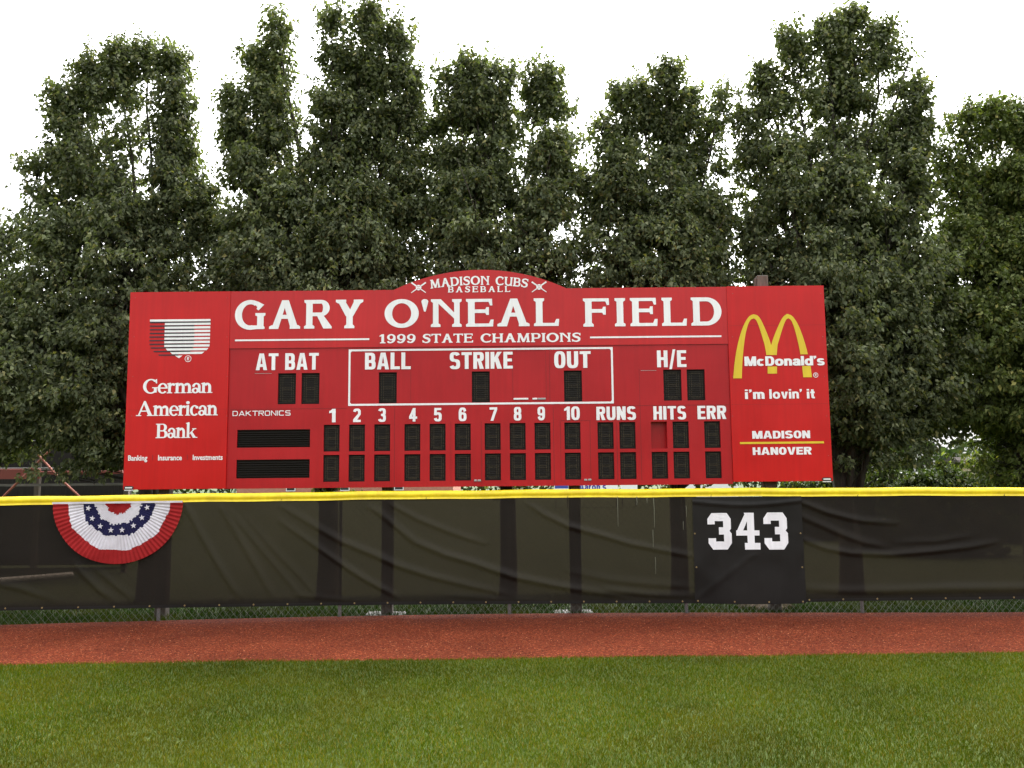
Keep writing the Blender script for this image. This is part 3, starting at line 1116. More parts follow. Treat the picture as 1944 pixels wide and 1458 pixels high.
# arched club name
ps = layout('MADISON CUBS', slab, 8)
X = [c[0] for p in ps for c in p]
x0, x1 = min(X), max(X)
ctr, zb0 = bp(909.5, 541.2)
zt0 = bp(909.5, 524.6)[1]
cap = zt0 - zb0
wid = bp(1001.5, 541)[0] - bp(817.5, 541)[0]
RR = 640 * wid / 184
bent = []
for p in ps:
    q = []
    for px, py in p:
        a = ((px - (x0 + x1) / 2) / (x1 - x0) * wid) / RR
        r = RR + py / 100 * cap
        q.append((ctr + r * math.sin(a), zb0 - RR + r * math.cos(a)))
    bent.append(q)
nsplit = [i for i, p in enumerate(ps) if min(c[0] for c in p) > x0 + (x1 - x0) * .62]
lettering('club_lettering', Hp, M['white_vinyl'], [[q for i, q in enumerate(bent) if i not in nsplit], [bent[i] for i in nsplit]], yh)
lettering('club_lettering', Hp, M['white_vinyl'], [fit(layout('BASEBALL', slab, 34), 850.4, 968.6, 543.9, 555.2)], yh)
# crossed bats and ball on each side of it
for px, py in ((794.9, 546.5), (1023.3, 545.2)):
    u = 12.05 / F
    cx, cz = bp(px, py)
    em = []
    for s in (-1, 1):
        dx, dz = 14 * u * s, 10 * u
        nx, nz = -dz, dx
        L = math.hypot(dx, dz)
        nx, nz = nx / L, nz / L
        a, b = 0.75 * u, 1.5 * u
        em += [[(cx + dx - nx * b, cz + dz - nz * b), (cx + dx + nx * b, cz + dz + nz * b), (cx - dx + nx * a, cz - dz + nz * a), (cx - dx - nx * a, cz - dz - nz * a)]]
    e = sheet(MB(), em + disc(cx, cz, 5.4 * u, 24), yh)
    st = []
    for s in (-1, 1):
        st += vst([(cx - 3.6 * u, cz + s * 3.4 * u), (cx, cz + s * 1.5 * u), (cx + 3.6 * u, cz + s * 3.4 * u)], [.55 * u] * 3)
    sheet(e, st, yh - .002, 1)
    e.build('crossed_bats_emblem', [M['white_vinyl'], M['red_header']], Hp)

CN = dict(w=58, sv=21, sh=17, n=2.9)
for nm, items in (
    ('at_bat_lettering', [('AT', 486, 528.6, 671.0, 702.6), ('BAT', 541.6, 605.2, 670.3, 702.0)]),
    ('ball_lettering', [('BALL', 693, 779.8, 669.4, 701.2)]),
    ('strike_lettering', [('STRIKE', 853.8, 973.3, 668.4, 700.2)]),
    ('out_lettering', [('OUT', 1052, 1121.4, 667, 698.6)]),
    ('hits_errors_lettering', [('H/E', 1247.2, 1302.8, 665.2, 697)]),
    ('runs_lettering', [('RUNS', 1132.1, 1207.1, 771.8, 797.2)]),
    ('hits_lettering', [('HITS', 1240.4, 1302.2, 771.0, 796.4)]),
    ('errors_lettering', [('ERR', 1324, 1378.4, 770.3, 795.6)]),
):
    lettering(nm, Cp, M['white_vinyl'], [fit(layout(t, sans, 8, **CN), a, b, c, d) for t, a, b, c, d in items], yc)
for t, a, b in (('1', 625, 637.2), ('2', 670.6, 684.9), ('3', 718, 732.7), ('4', 776.7, 792), ('5', 823.9, 838.6), ('6', 870.8, 885.6), ('7', 929.4, 944), ('8', 975.4, 989.8), ('9', 1020.4, 1034.6), ('10', 1071.1, 1100.7)):
    yt = 773.6 - 0.0100 * ((a + b) / 2 - 906)
    lettering('inning_numeral', Cp, M['white_vinyl'], [fit(layout(t, sans, 8, **CN), a, b, yt, yt + 25.4)], yc)
lettering('maker_lettering', Cp, M['white_vinyl'], [fit(layout('DAKTRONICS', sans, 16, w=98, sv=15, sh=15, n=4.5), 441.6, 551.8, 779.7, 789.3)], yc)
# white frame round ball, strike and out
fx0, fz0 = bp(661, 770.6)
fx1, fz1 = bp(1163, 658.8)
t_ = 0.026
rr = .03
fr = rect(fx0, fz0, fx1, fz0 + t_) + rect(fx0, fz1 - t_, fx1, fz1) + rect(fx0, fz0, fx0 + t_, fz1) + rect(fx1 - t_, fz0, fx1, fz1)
for sx, xx in ((1, fx0 + t_), (-1, fx1 - t_)):
    for sz, zz in ((1, fz0 + t_), (-1, fz1 - t_)):
        fr += [[(xx - sx * .004, zz - sz * .004), (xx + sx * rr, zz - sz * .004), (xx + sx * rr * .45, zz + sz * rr * .12), (xx + sx * rr * .12, zz + sz * rr * .45), (xx - sx * .004, zz + sz * rr)]]
lettering('count_frame', Cp, M['white_vinyl'], [fr], yc)
# seams between the cabinet's sheets and its access doors
for px, y0, y1 in ((780, 662, 769), (1043.5, 660, 767), (749, 773, 920), (856, 800, 918), (914, 800, 918), (1051.5, 772, 918), (1064.5, 799, 914), (1121, 798, 914), (1172, 802, 915), (1216, 700, 912), (973.5, 667, 757), (1036.5, 666, 755)):
    X, _ = bp(px, (y0 + y1) / 2)
    MB().box(X - .0022, X + .0022, YB - .0015, YB + .001, zb(px, y1), zb(px, y0)).build('panel_seam', M['seam'], Cp)
for pa, pb, py in ((973.5, 1036.5, 666.5), (1064.5, 1121, 798.5), (437, 1384, 772.8)):
    Xa, Xb = bp(pa, py)[0], bp(pb, py)[0]
    if pb - pa > 500:
        for u0, u1 in ((pa, 659), (1166, pb)):
            MB().box(bp(u0, py)[0], bp(u1, py)[0], YB - .0018, YB + .001, zb(906, py) - .002, zb(906, py) + .002).build('panel_seam', M['seam'], Cp)
    else:
        MB().box(Xa, Xb, YB - .0018, YB + .001, zb(pa, py) - .002, zb(pa, py) + .002).build('panel_seam', M['seam'], Cp)
for (a, b, py, mt) in ((975, 1003, 757.3, 'white_paint'), (1011, 1020, 757.0, 'white_paint'), (1021, 1036, 757.0, 'grey_paint'), (900, 905.4, 912.0, 'grey_paint'), (906.6, 913, 912.0, 'grey_paint'), (1109, 1115, 910.8, 'grey_paint'), (1116.4, 1122.5, 910.6, 'grey_paint')):
    xa, za = bp(a, py)
    xb_, _ = bp(b, py)
    MB().bbox(xa, xb_, YB - .012, YB - .0005, za - .011, za + .011, .003).build('door_latch', M[mt], Cp)
for a, b, py in ((484, 516, 709), (1216, 1246, 703.4)):
    lettering('peeled_edge', Cp, M['grey_paint'], [hbar(a, b, py, .7)], yc)

# bank advert: striped shield
z1p = lambda x, y_: bp(240 + x / 4.705, 590 + y_ / 4.705 + 0.0)
wp, dk = [], []


def zq(x0, x1, y0, y1, x0b=None, x1b=None):
    """one stripe; corners read off the advert, levelled for the slight camera roll"""
    f = lambda x, y_: bp(240 + x / 4.705, 590 + y_ / 4.705 + SLOPE * (x - 487) / 4.705)
    x0b = x0 if x0b is None else x0b
    x1b = x1 if x1b is None else x1b
    return [[f(x0b, y1), f(x1b, y1), f(x1, y0), f(x0, y0)]]


wp += zq(217, 757, 79, 98)
for k in range(9):
    y0 = 110 + k * 32.4
    xe = [757, 755, 754, 753, 752, 751, 750, 738, 703][k]
    xs_ = [350, 349, 348, 347, 346, 345, 344, 356, 395][k]
    eb = [757, 755, 754, 753, 752, 751, 746, 722, 678][k]
    sb = [350, 349, 348, 347, 346, 345, 346, 372, 415][k]
    wp += zq(xs_, xe, y0, y0 + 20, sb, eb)
    if k < 8:
        xi = [350, 349, 348, 347, 346, 345, 346, 372][k]
        xj = [612, 612, 612, 611, 610, 608, 600, 578][k]
        xj2 = xj
for k in range(10):
    y0 = 99 + k * 32.4
    xs_ = [217, 217, 216, 215, 214, 213, 214, 220, 246, 290][k]
    xe = [757, 614, 613, 613, 612, 610, 608, 602, 578, 470][k]
    dk += zq(xs_, xe, y0 + 1, y0 + 11.4, xs_ + (0 if k < 7 else 8), xe)
    if 0 < k < 9:
        pass
wp += zq(440, 508, 402, 424, 472, 478)
e = MB()
sheet(e, wp, ya)
for q in dk:
    e.add([(a, ya - .002, b) for a, b in q], [(0, 1, 2, 3)], 1)
e.build('shield_emblem', [M['white_vinyl'], M['navy_vinyl']], Lp)


def registered(cx, cy, r, parent, name='registered_mark'):
    u = 12.05 / F
    X, Z = bp(cx, cy)
    ps = ring(X, Z, r * u, r * u, 1.0 * u, 1.0 * u)
    g2, wd = sans('R', w=62, sv=17, sh=15, n=2.2)
    k = r * 1.05 * u / 100
    ps = ps + [[(X + (px - 31) * k, Z + (py - 50) * k) for px, py in p] for p in g2]
    return lettering(name, parent, M['white_vinyl'], [ps], ya)


registered(358.3, 681.5, 6.3, Lp)
lettering('bank_name_lettering', Lp, M['white_vinyl'], [
    fit(layout('German', roman, -3), 273, 404.8, 719.8, 746.8),
    fit(layout('American', roman, -3), 260, 415, 762.2, 789.4),
    fit(layout('Bank', roman, -3), 297, 376.2, 804.4, 831.6)], ya)


def word(text, xl, xr, yt, yb, bold=.012):
    """small plain lettering from Blender's built-in face, turned into a flat mesh"""
    c = bpy.data.curves.new('word', 'FONT')
    c.body = text
    c.offset = bold
    c.resolution_u = 2
    o = bpy.data.objects.new('word', c)
    me = bpy.data.meshes.new_from_object(o)
    vs = [tuple(v.co) for v in me.vertices]
    fs = [tuple(p.vertices) for p in me.polygons]
    bpy.data.objects.remove(o)
    bpy.data.curves.remove(c)
    bpy.data.meshes.remove(me)
    X = [v[0] for v in vs]
    cx, cy = (xl + xr) / 2, (yt + yb) / 2
    L, Rr = bp(xl, cy + SLOPE * (xl - cx))[0], bp(xr, cy + SLOPE * (xr - cx))[0]
    z0, z1 = bp(cx, yb)[1], bp(cx, yt)[1]
    return [(L + (v[0] - min(X)) / (max(X) - min(X)) * (Rr - L), v[1] / 0.70 * (z1 - z0) + z0) for v in vs], fs


for t, a, b in (('Banking', 244.7, 281.3), ('Insurance', 301.5, 346.7), ('Investments', 367.2, 424)):
    yb = 874.3 + SLOPE * ((a + b) / 2 - 263)
    vs, fs = word(t, a, b, yb - 9.8, yb, .024)
    MB().add([(p, ya, q) for p, q in vs], fs).build('services_lettering', M['white_vinyl'], Lp)
for px in (291.3, 357):
    MB().add([(p, ya, q) for p, q in fit(rect(0, 0, 100, 100), px - .5, px + .5, 864 - .0095 * (px - 263), 874 - .0095 * (px - 263))[0]], [(0, 1, 2, 3)]).build('divider_mark', M['dark_red'], Lp)


def maker_plate(px, py, parent):
    u = 12.05 / F
    X, Z = bp(px, py)
    mb = MB()
    o = [(X + 9 * u * math.copysign(abs(math.cos(t)) ** .35, math.cos(t)), Z + 3.2 * u * math.sin(t)) for t in np.linspace(0, 2 * math.pi, 28, endpoint=False)]
    mb.prism(o, ya - .004, yA)
    mb.box(X - 6.5 * u, X + 6.5 * u, ya - .006, ya - .0042, Z - 1.2 * u, Z + 1.2 * u, 1)
    mb.box(X - 8 * u, X + 8 * u, ya - .001, yA, Z - 5.4 * u, Z - 3.8 * u, 1)
    mb.build('maker_plate', [M['plate_black'], M['white_paint']], parent)


maker_plate(246, 926, Lp)
maker_plate(1568.5, 909.6, Rp)

# restaurant advert: double arch
f3 = lambda x, y_: bp(1380 + x / 5.03, 590 + y_ / 5.03 + SLOPE * (x - 430) / 5.03)
OUT = [(55, 644), (60, 590), (68, 500), (82, 405), (101, 310), (127, 215), (155, 140), (185, 84), (215, 48), (250, 35)]
INN = [(138, 644), (139, 590), (143, 500), (150, 405), (160, 310), (174, 220), (192, 150), (210, 105), (230, 81), (252, 75)]
OUR = [(250, 35), (285, 46), (315, 80), (345, 140), (375, 210), (400, 275), (416, 328)]
INR = [(252, 75), (272, 88), (292, 128), (312, 185), (332, 250), (350, 310), (364, 375), (371, 425)]


def strip(A, B, n=30):
    def rs(P):
        P = np.array(P, float)
        d = np.r_[0, np.cumsum(np.hypot(*np.diff(P, axis=0).T))]
        t = np.linspace(0, d[-1], n)
        # smooth through the points
        out = []
        PP = np.vstack([2 * P[0] - P[1], P, 2 * P[-1] - P[-2]])
        for v in t:
            i = min(max(np.searchsorted(d, v) - 1, 0), len(P) - 2)
            s = (v - d[i]) / (d[i + 1] - d[i])
            a, b, c, e_ = PP[i:i + 4]
            out.append(0.5 * (2 * b + (c - a) * s + (2 * a - 5 * b + 4 * c - e_) * s * s + (3 * b - a - 3 * c + e_) * s ** 3))
        return out
    a, b = rs(A), rs(B)
    return [[tuple(a[i]), tuple(a[i + 1]), tuple(b[i + 1]), tuple(b[i])] for i in range(n - 1)]


arch = strip(OUT, INN)
arch += strip(OUR, INR[:6] + [(352, 318)])
arch += [[(416, 328), (352, 316), (364, 375), (371, 425), (420, 425)]]
mir = lambda P: [(834 - x * 1.0, y_) for x, y_ in P]
lower = [(x, y_) for x, y_ in OUT if y_ < 425] + []
arch2 = strip(mir(OUR), mir(INR[:6] + [(352, 318)]))
arch2 += [[(416, 328), (480, 316), (474, 375), (471, 425), (414, 425)]]
OR2 = [(572, 35), (612, 50), (645, 88), (675, 140), (706, 215), (732, 290), (752, 360), (767, 421)]
IR2 = [(572, 74), (596, 84), (616, 112), (636, 165), (655, 230), (672, 300), (686, 365), (696, 421)]
arch2 += strip(OR2, IR2)
arch2 += [[(560, 35), (574, 35), (574, 75), (560, 75)]]
legs = [[(383, 534), (473, 534), (473, 602), (384, 602)], [(712, 532), (793, 532), (806, 640), (723, 640)]]
lettering('double_arch_emblem', Rp, M['yellow_vinyl'], [[[f3(*c) for c in p] for p in arch + arch2 + legs]], ya)
HV = dict(w=80, sv=28, sh=21, n=2.3)
lettering('restaurant_name_lettering', Rp, M['white_vinyl'], [fit(layout("McDonald's", sans, 4, **HV), 1412.3, 1563.9, 676.7, 694.6)], ya - .003)
lettering('slogan_lettering', Rp, M['white_vinyl'], [
    fit(layout("i'm", sans, 9, w=72, sv=23, sh=18, n=2.3), 1413.3, 1450.3, 739.8, 757.7),
    fit(layout("lovin'", sans, 9, w=72, sv=23, sh=18, n=2.3), 1459.5, 1521.3, 739.2, 757),
    fit(layout("it", sans, 9, w=72, sv=23, sh=18, n=2.3), 1530.5, 1545.4, 738.9, 756.7)], ya)
registered(1547.3, 712.5, 4.8, Rp)
lettering('town_lettering', Rp, M['white_vinyl'], [
    fit(layout('MADISON', sans, 7, **HV), 1427, 1536.7, 818, 832.5),
    fit(layout('HANOVER', sans, 7, **HV), 1428, 1539.4, 849, 863.3)], ya)
lettering('ruled_line', Rp, M['yellow_vinyl'], [hbar(1404, 1563, 840.6, 3.9)], ya)

for P_, px0, px1, py in ((Lp, 246, 433, 777.6), (Rp, 1388, 1572, 767.4), (Rp, 1384, 1566, 618)):
    xa_, xb_ = bp(px0, py)[0], bp(px1, py)[0]
    MB().box(xa_, xb_, yA - .0014, yA + .001, zb(px0 * .5 + px1 * .5, py) - .0015, zb(px0 * .5 + px1 * .5, py) + .0015).build('panel_seam', M['red_seam'], P_)
rv = None
for P_, yv, px, py in [(Hp, yH, q, 554.2 + SLOPE * (q - 460)) for q in (458, 500, 543, 594, 650, 710, 1085, 1140, 1200, 1262, 1320, 1368)] + [(Lp, yA, 258 - .028 * (q - 560), q) for q in (566, 640, 715, 790, 865)] + [(Lp, yA, 432, q) for q in (566, 640, 715, 790, 865)] + [(Rp, yA, 1557 + .048 * (q - 560), q) for q in (558, 640, 715, 790, 865)] + [(Rp, yA, 1390, q) for q in (558, 640, 715, 790, 865)]:
    x_, z_ = bp(px, py)
    if rv is None:
        rv = MB().tube([(0, 0, 0), (0, -.003, 0), (0, -.005, 0)], [.0065, .006, .003], 10).build('rivet', M['rivet'], P_, (x_, yv, z_))
    else:
        copy_part(rv, P_, (x_, yv, z_))

# posts with their footings
for k, px in enumerate((310, 736, 1093, 1468)):
    X = at_y(px, 1100, 12.25)[0]
    top = bp(1456, 520)[1] + .02 if k == 3 else ZT - .15
    p = MB().bbox(X - .075, X + .075, YB + DEP + .004, YB + DEP + .154, -0.1, top, .008).build('post', M['post_wood'], root)
    if k == 3:
        MB().bbox(X - .105, X - .078, YB + DEP + .03, YB + DEP + .10, 1.2, top - .035, .004).build('side_board', M['post_wood'], p)
    if k in (1, 2):
        MB().bbox(X - .30, X + .24, YB + DEP - .06, YB + DEP + .34, -0.1, -0.035, .02).build('footing', M['concrete'], p)

# ------------------------------------------------------------------ outfield fence
fence = thing('outfield_fence', (0, float(fy(0)), 0), 'chain link outfield fence with rounded yellow plastic top rail', 'fence')
xs = np.linspace(FX0, FX1, 211)
prof = [(-.052, -.062), (-.050, -.052), (-.043, -.046), (-.046, -.028), (-.052, -.014), (-.052, .004), (-.044, .024), (-.028, .039), (-.008, .046), (.012, .045), (.032, .035), (.046, .016), (.052, -.008), (.050, -.062)]
V = []
for x in xs:
    wob = .003 * math.sin(x * 2.7) + .002 * math.sin(x * 6.1 + 1)
    V += [(x, fy(x) + a, fz(x) + b + wob) for a, b in prof]
n = len(prof)
cap_o = np_mesh('top_cap', np.array(V), [np.array([(i * n + k, (i + 1) * n + k, (i + 1) * n + k + 1, i * n + k + 1) for i in range(len(xs) - 1) for k in range(n - 1)])], M['cap'], fence, smooth=True)
tie0 = None
for px in (-8, 262, 536, 808, 1078, 1350, 1622, 1890):
    X = float(at_y(px, 945, 11.75)[0])
    loc = (X, float(fy(X)) - .053, float(fz(X)) - .052)
    if tie0 is None:
        tie0 = MB().tube([(0, 0, 0), (.003, -.004, -.012)], .0035, 6).tube([(0, -.002, .002), (.012, -.006, .016)], .0022, 5).build('cable_tie', M['tie'], cap_o, loc)
    else:
        copy_part(tie0, cap_o, loc)
p0 = None
for px in (-358, -25, 308, 642, 967, 1307, 1637, 1975, 2310):
    X = float(at_y(px, 1160, 11.7)[0])
    loc = (X, float(fy(X)) + .0, -.08)
    if p0 is None:
        p0 = MB().tube([(0, 0, 0), (0, 0, 1.56)], .022, 14).build('line_post', M['steel'], fence, loc, True)
    else:
        c = copy_part(p0, fence, loc)
        c.matrix_parent_inverse = p0.matrix_parent_inverse
        if px == 1637:
            c.rotation_euler = (0, math.radians(-1.2), 0)
mb = MB()
sp = .086
k = FX0 - 1.6
while k < FX1 + .1:
    for s in (1, -1):
        pts = []
        for t in np.linspace(0, 1, 5):
            z = -.04 + 1.50 * t
            x = k + (z * s * .9 if s > 0 else 1.5 + z * s * .9)
            pts.append((x, float(fy(x)) - .026 + .003 * s, z))
        mb.tube(pts, .0019, 3, cap=False)
    k += sp
mb.build('chain_link', M['wire'], fence)
rail = MB()
rail.tube([(x, float(fy(x)), float(fz(x)) - .02) for x in np.linspace(FX0, FX1, 60)], .02, 8)
rail.build('top_rail', M['steel'], fence, smooth=True)

# ------------------------------------------------------------------ windscreens with their draped folds (each fold: crest line, width, height)
FOLDS = [
    ([(532, 960), (605, 1004), (647, 1028), (715, 1056), (751, 1073), (819, 1095), (897, 1114), (975, 1132)], 8, 1.0),
    ([(700, 962), (722, 976), (788, 1030), (845, 1054), (897, 1069), (975, 1096), (1038, 1109), (1090, 1119), (1170, 1131), (1195, 1137)], 8, 1.15),
    ([(740, 955), (751, 963), (793, 986), (845, 1007), (887, 1022), (920, 1032)], 7, .7),
    ([(532, 990), (605, 1041), (642, 1067), (689, 1098), (741, 1127), (762, 1140)], 7, .95),
    ([(1000, 955), (1030, 976), (1077, 999), (1142, 1017), (1195, 1033), (1286, 1051), (1317, 1057)], 7, 1.0),
    ([(1150, 1118), (1182, 1124), (1230, 1130), (1273, 1132), (1322, 1132)], 7, .9),
    ([(1080, 1085), (1160, 1102), (1240, 1110), (1318, 1115)], 9, .45),
    ([(345, 955), (351, 957), (379, 1012), (412, 1069), (439, 1113), (461, 1143)], 8, .75),
    ([(415, 955), (420, 965), (461, 1034), (499, 1100), (520, 1140)], 8, .6),
    ([(425, 955), (460, 1000), (510, 1060), (560, 1120), (575, 1140)], 7, .4),
    ([(470, 985), (520, 1045), (570, 1095), (600, 1130)], 8, .35),
    ([(140, 1070), (154, 1089), (187, 1121), (220, 1146)], 8, .7),
    ([(180, 1080), (215, 1110), (255, 1142)], 7, .4),
    ([(1512, 950), (1521, 954), (1567, 973), (1609, 984), (1640, 990), (1700, 994)], 7, .8),
    ([(1512, 976), (1521, 981), (1559, 998), (1609, 1020), (1642, 1031), (1680, 1038)], 8, .7),
    ([(1515, 1020), (1524, 1025), (1567, 1042), (1614, 1051), (1691, 1054), (1773, 1047), (1842, 1039), (1890, 1030)], 7, .85),
    ([(1525, 1118), (1609, 1124), (1691, 1123), (1801, 1119), (1950, 1118), (2080, 1116)], 9, 1.1),
    ([(1700, 1030), (1780, 1028), (1845, 1017)], 7, .3),
    ([(560, 1130), (640, 1139), (700, 1143)], 6, .5), ([(850, 1131), (960, 1140), (1060, 1143)], 6, .6),
    ([(-30, 1105), (40, 1120), (110, 1145)], 8, .4),
]


def screen(x0, x1, bot, name, label):
    nx = int((x1 - x0) / .018)
    nz = 84
    gx = np.linspace(x0, x1, nx)
    D = np.zeros((nz, nx))
    top = fz(gx) - .03
    bz = np.array([bot(v) for v in gx])
    U = np.linspace(0, 1, nz)[:, None]
    Z = bz[None, :] + (top - bz)[None, :] * U
    Xg = np.repeat(gx[None, :], nz, 0)
    for pts, wd, amp in FOLDS:
        W = np.array([[at_y(px, py, float(fy(at_y(px, py, 11.75)[0])) - .04)[i] for i in (0, 2)] for px, py in pts])
        if W[:, 0].max() < x0 - .3 or W[:, 0].min() > x1 + .3:
            continue
        sc_ = 11.8 / F
        best = np.full(Xg.shape, 9.0)
        sgn = np.zeros(Xg.shape)
        tt_ = np.zeros(Xg.shape)
        nseg = len(W) - 1
        for i in range(nseg):
            a, b = W[i], W[i + 1]
            d = b - a
            L2 = d @ d
            t = np.clip(((Xg - a[0]) * d[0] + (Z - a[1]) * d[1]) / L2, 0, 1)
            ex, ez = Xg - a[0] - t * d[0], Z - a[1] - t * d[1]
            q = np.hypot(ex, ez)
            m_ = q < best
            best = np.where(m_, q, best)
            sgn = np.where(m_, np.sign(-d[1] * ex + d[0] * ez), sgn)
            tt_ = np.where(m_, (i + t) / nseg, tt_)
        s = best * sgn                                     # above the crest positive
        wu, wl = wd * sc_ * .95, wd * sc_ * .5
        hgt = np.where(s > 0, np.exp(-(s / wu) ** 2), np.exp(-(s / wl) ** 2))
        D += .031 * amp * hgt * np.clip(np.sin(np.pi * np.clip(tt_, 0.02, .98)), 0, 1) ** .45
    fl = np.c_[Xg.ravel(), np.zeros(Xg.size), Z.ravel()]
    D += (.014 * (vnoise(fl, 1.7, 5) - .5) + .003 * (vnoise(fl, 6, 6) - .5)).reshape(D.shape)
    edge = np.minimum(U * 7, 1) * np.minimum((1 - U) * 10, 1)
    D = D * edge
    Y = fy(Xg) - .042 - D
    V = np.stack([Xg, Y, Z], -1).reshape(-1, 3)
    j, i = np.meshgrid(np.arange(nz - 1), np.arange(nx - 1), indexing='ij')
    a = (j * nx + i).ravel()
    o = np_mesh(name, V, [np.c_[a, a + 1, a + nx + 1, a + nx]], M['screen'], smooth=True)
    tag(o, label, 'windscreen')
    # hem along the foot
    hx = np.linspace(x0, x1, int((x1 - x0) / .06))
    HV_ = []
    for v in hx:
        HV_ += [(v, fy(v) - .046, bot(v) - .004), (v, fy(v) - .047, bot(v) + .034)]
    m2 = len(hx)
    h = np_mesh('hem', np.array(HV_), [np.array([(2 * i, 2 * i + 2, 2 * i + 3, 2 * i + 1) for i in range(m2 - 1)])], M['banner'], o)
    return o


def eyelet_mb():
    mb = MB()
    v = []
    for r, yv in ((.0105, 0.0), (.0095, -.004), (.0055, -.004), (.004, 0.0)):
        v += [(r * math.cos(2 * math.pi * k / 12), yv, r * math.sin(2 * math.pi * k / 12)) for k in range(12)]
    mb.add(v, [(i * 12 + k, i * 12 + (k + 1) % 12, (i + 1) * 12 + (k + 1) % 12, (i + 1) * 12 + k) for i in range(3) for k in range(12)])
    return mb


def bot_l(x):
    return float(np.interp(x, [-10, -6.5, -3.4, 0, 2.4, 10], [.20, .19, .158, .135, .13, .13]))


def bot_r(x):
    return float(np.interp(x, [3.7, 4.5, 6.5, 10], [.145, .16, .175, .18]))


xb0 = float(at_y(1319, 1045, 11.75)[0])
xb1 = float(at_y(1523, 1045, 11.7)[0])
S1 = screen(FX0, xb0 + .05, bot_l, 'windscreen', 'long black mesh windscreen with diagonal folds, hanging left of the number banner')
S2 = screen(xb1 - .05, FX1, bot_r, 'windscreen', 'black mesh windscreen with sagging folds, hanging right of the number banner')
ey0 = None
for S, x0, x1, bot in ((S1, -7.2, xb0 - .02, bot_l), (S2, xb1 + .06, 7.4, bot_r)):
    x = x0
    while x < x1:
        loc = (x, float(fy(x)) - .049, bot(x) + .022)
        if ey0 is None:
            ey0 = eyelet_mb().build('grommet', M['brass'], S, loc)
        else:
            copy_part(ey0, S, loc)
        x += .427
# pale dribbles on the mesh
mb = MB()
for px, y0, y1, wd in ((1173, 943, 1000, 1.2), (1242, 946, 1002, 1.4), (1240.5, 1006, 1045, 1.2), (1245, 1058, 1090, .9), (1210, 943, 959, 1.6), (1229, 945, 955, 1.5), (1303, 960, 982, 1), (1298, 990, 1006, 1)):
    A = at_y(px, y0, 11.75)
    B_ = at_y(px, y1, 11.75)
    n = 6
    vs = []
    for t in np.linspace(0, 1, n):
        X = A[0] + random.uniform(-.003, .003)
        Z = A[2] + (B_[2] - A[2]) * t
        hwd = wd * .0035 * (1 - .6 * t)
        Y = float(fy(X)) - .062
        vs += [(X - hwd, Y, Z), (X + hwd, Y, Z)]
    mb.add(vs, [(2 * i, 2 * i + 1, 2 * i + 3, 2 * i + 2) for i in range(n - 1)])
mb.build('dribble_stain', M['stain'], S1)

# ------------------------------------------------------------------ number banner
bn = thing('distance_banner', ((xb0 + xb1) / 2, float(fy((xb0 + xb1) / 2)) - .06, .14), 'square black vinyl banner with white block numerals 343 tied to the fence', 'banner')
nx, nz = 60, 60
ztop, zbot = 1.5, .128
V = []
for j in range(nz):
    for i in range(nx):
        u, v = i / (nx - 1), j / (nz - 1)
        x = xb0 - .01 + (xb1 - xb0 + .02) * u + .012 * (1 - v) * (u - .3)
        z = zbot + (ztop - zbot) * v - .012 * math.sin(math.pi * u) * (1 - v)
        V.append((x, float(fy(x)) - .062, z))
V = np.array(V)
fl = np.c_[V[:, 0], 0 * V[:, 0], V[:, 2]]
amp = .020 * (vnoise(fl * np.array([1, 1, 1.0]), 1.7, 21) - .5) + .01 * (vnoise(fl, 5, 22) - .5)
amp += .018 * np.exp(-(((V[:, 2] - 1.44) + .05 * np.sin((V[:, 0] - xb0) * 2.3)) / .02) ** 2)          # a slack fold under the rail
d1 = (V[:, 0] - xb0 - .02) * .75 - (V[:, 2] - .2)
amp += .005 * np.exp(-(d1 / .05) ** 2) * (V[:, 2] < .75)
V[:, 1] -= amp
a = np.array([j * nx + i for j in range(nz - 1) for i in range(nx - 1)])
banner = np_mesh('vinyl_sheet', V, [np.c_[a, a + 1, a + nx + 1, a + nx]], M['banner'], bn, smooth=True)
S_ = V.reshape(nz, nx, 3)


def on_banner(x, z, off):
    u = np.clip((x - (xb0 - .01)) / (xb1 - xb0 + .02), 0, 1) * (nx - 1)
    v = np.clip((z - zbot) / (ztop - zbot), 0, 1) * (nz - 1)
    i, j = int(min(u, nx - 2)), int(min(v, nz - 2))
    return S_[j:j + 2, i:i + 2, 1].min() - off


for t, xl, xr, yt, yb in (('3', 1345.3, 1390, 974.2, 1043.8), ('4', 1398.7, 1443, 973.5, 1043.6), ('3', 1450, 1495, 972.8, 1043.3)):
    ps, wd = block(t)
    Yn = 11.70
    L = at_y(xl, (yt + yb) / 2, Yn)[0]
    Rr = at_y(xr, (yt + yb) / 2, Yn)[0]
    z0, z1 = at_y((xl + xr) / 2, yb, Yn)[2], at_y((xl + xr) / 2, yt, Yn)[2]
    q = [[(L + px / wd * (Rr - L), z0 + py / 100 * (z1 - z0)) for px, py in p] for p in ps]
    v, tr = union_tris(q, 1e-6)
    # cut finer so the numeral follows the vinyl
    mb = MB()
    for f in tr:
        st = [[v[i] for i in f]]
        for _ in range(3):
            s2 = []
            for A, B_, C_ in st:
                ab, bc, ca = [((p[0] + r[0]) / 2, (p[1] + r[1]) / 2) for p, r in ((A, B_), (B_, C_), (C_, A))]
                s2 += [[A, ab, ca], [ab, B_, bc], [ca, bc, C_], [ab, bc, ca]]
            st = s2
        for T in st:
            mb.add([(c[0], on_banner(c[0], c[1], .006), c[1]) for c in T], [(0, 1, 2)])
    mb.build('block_numeral', M['white_vinyl'], bn)
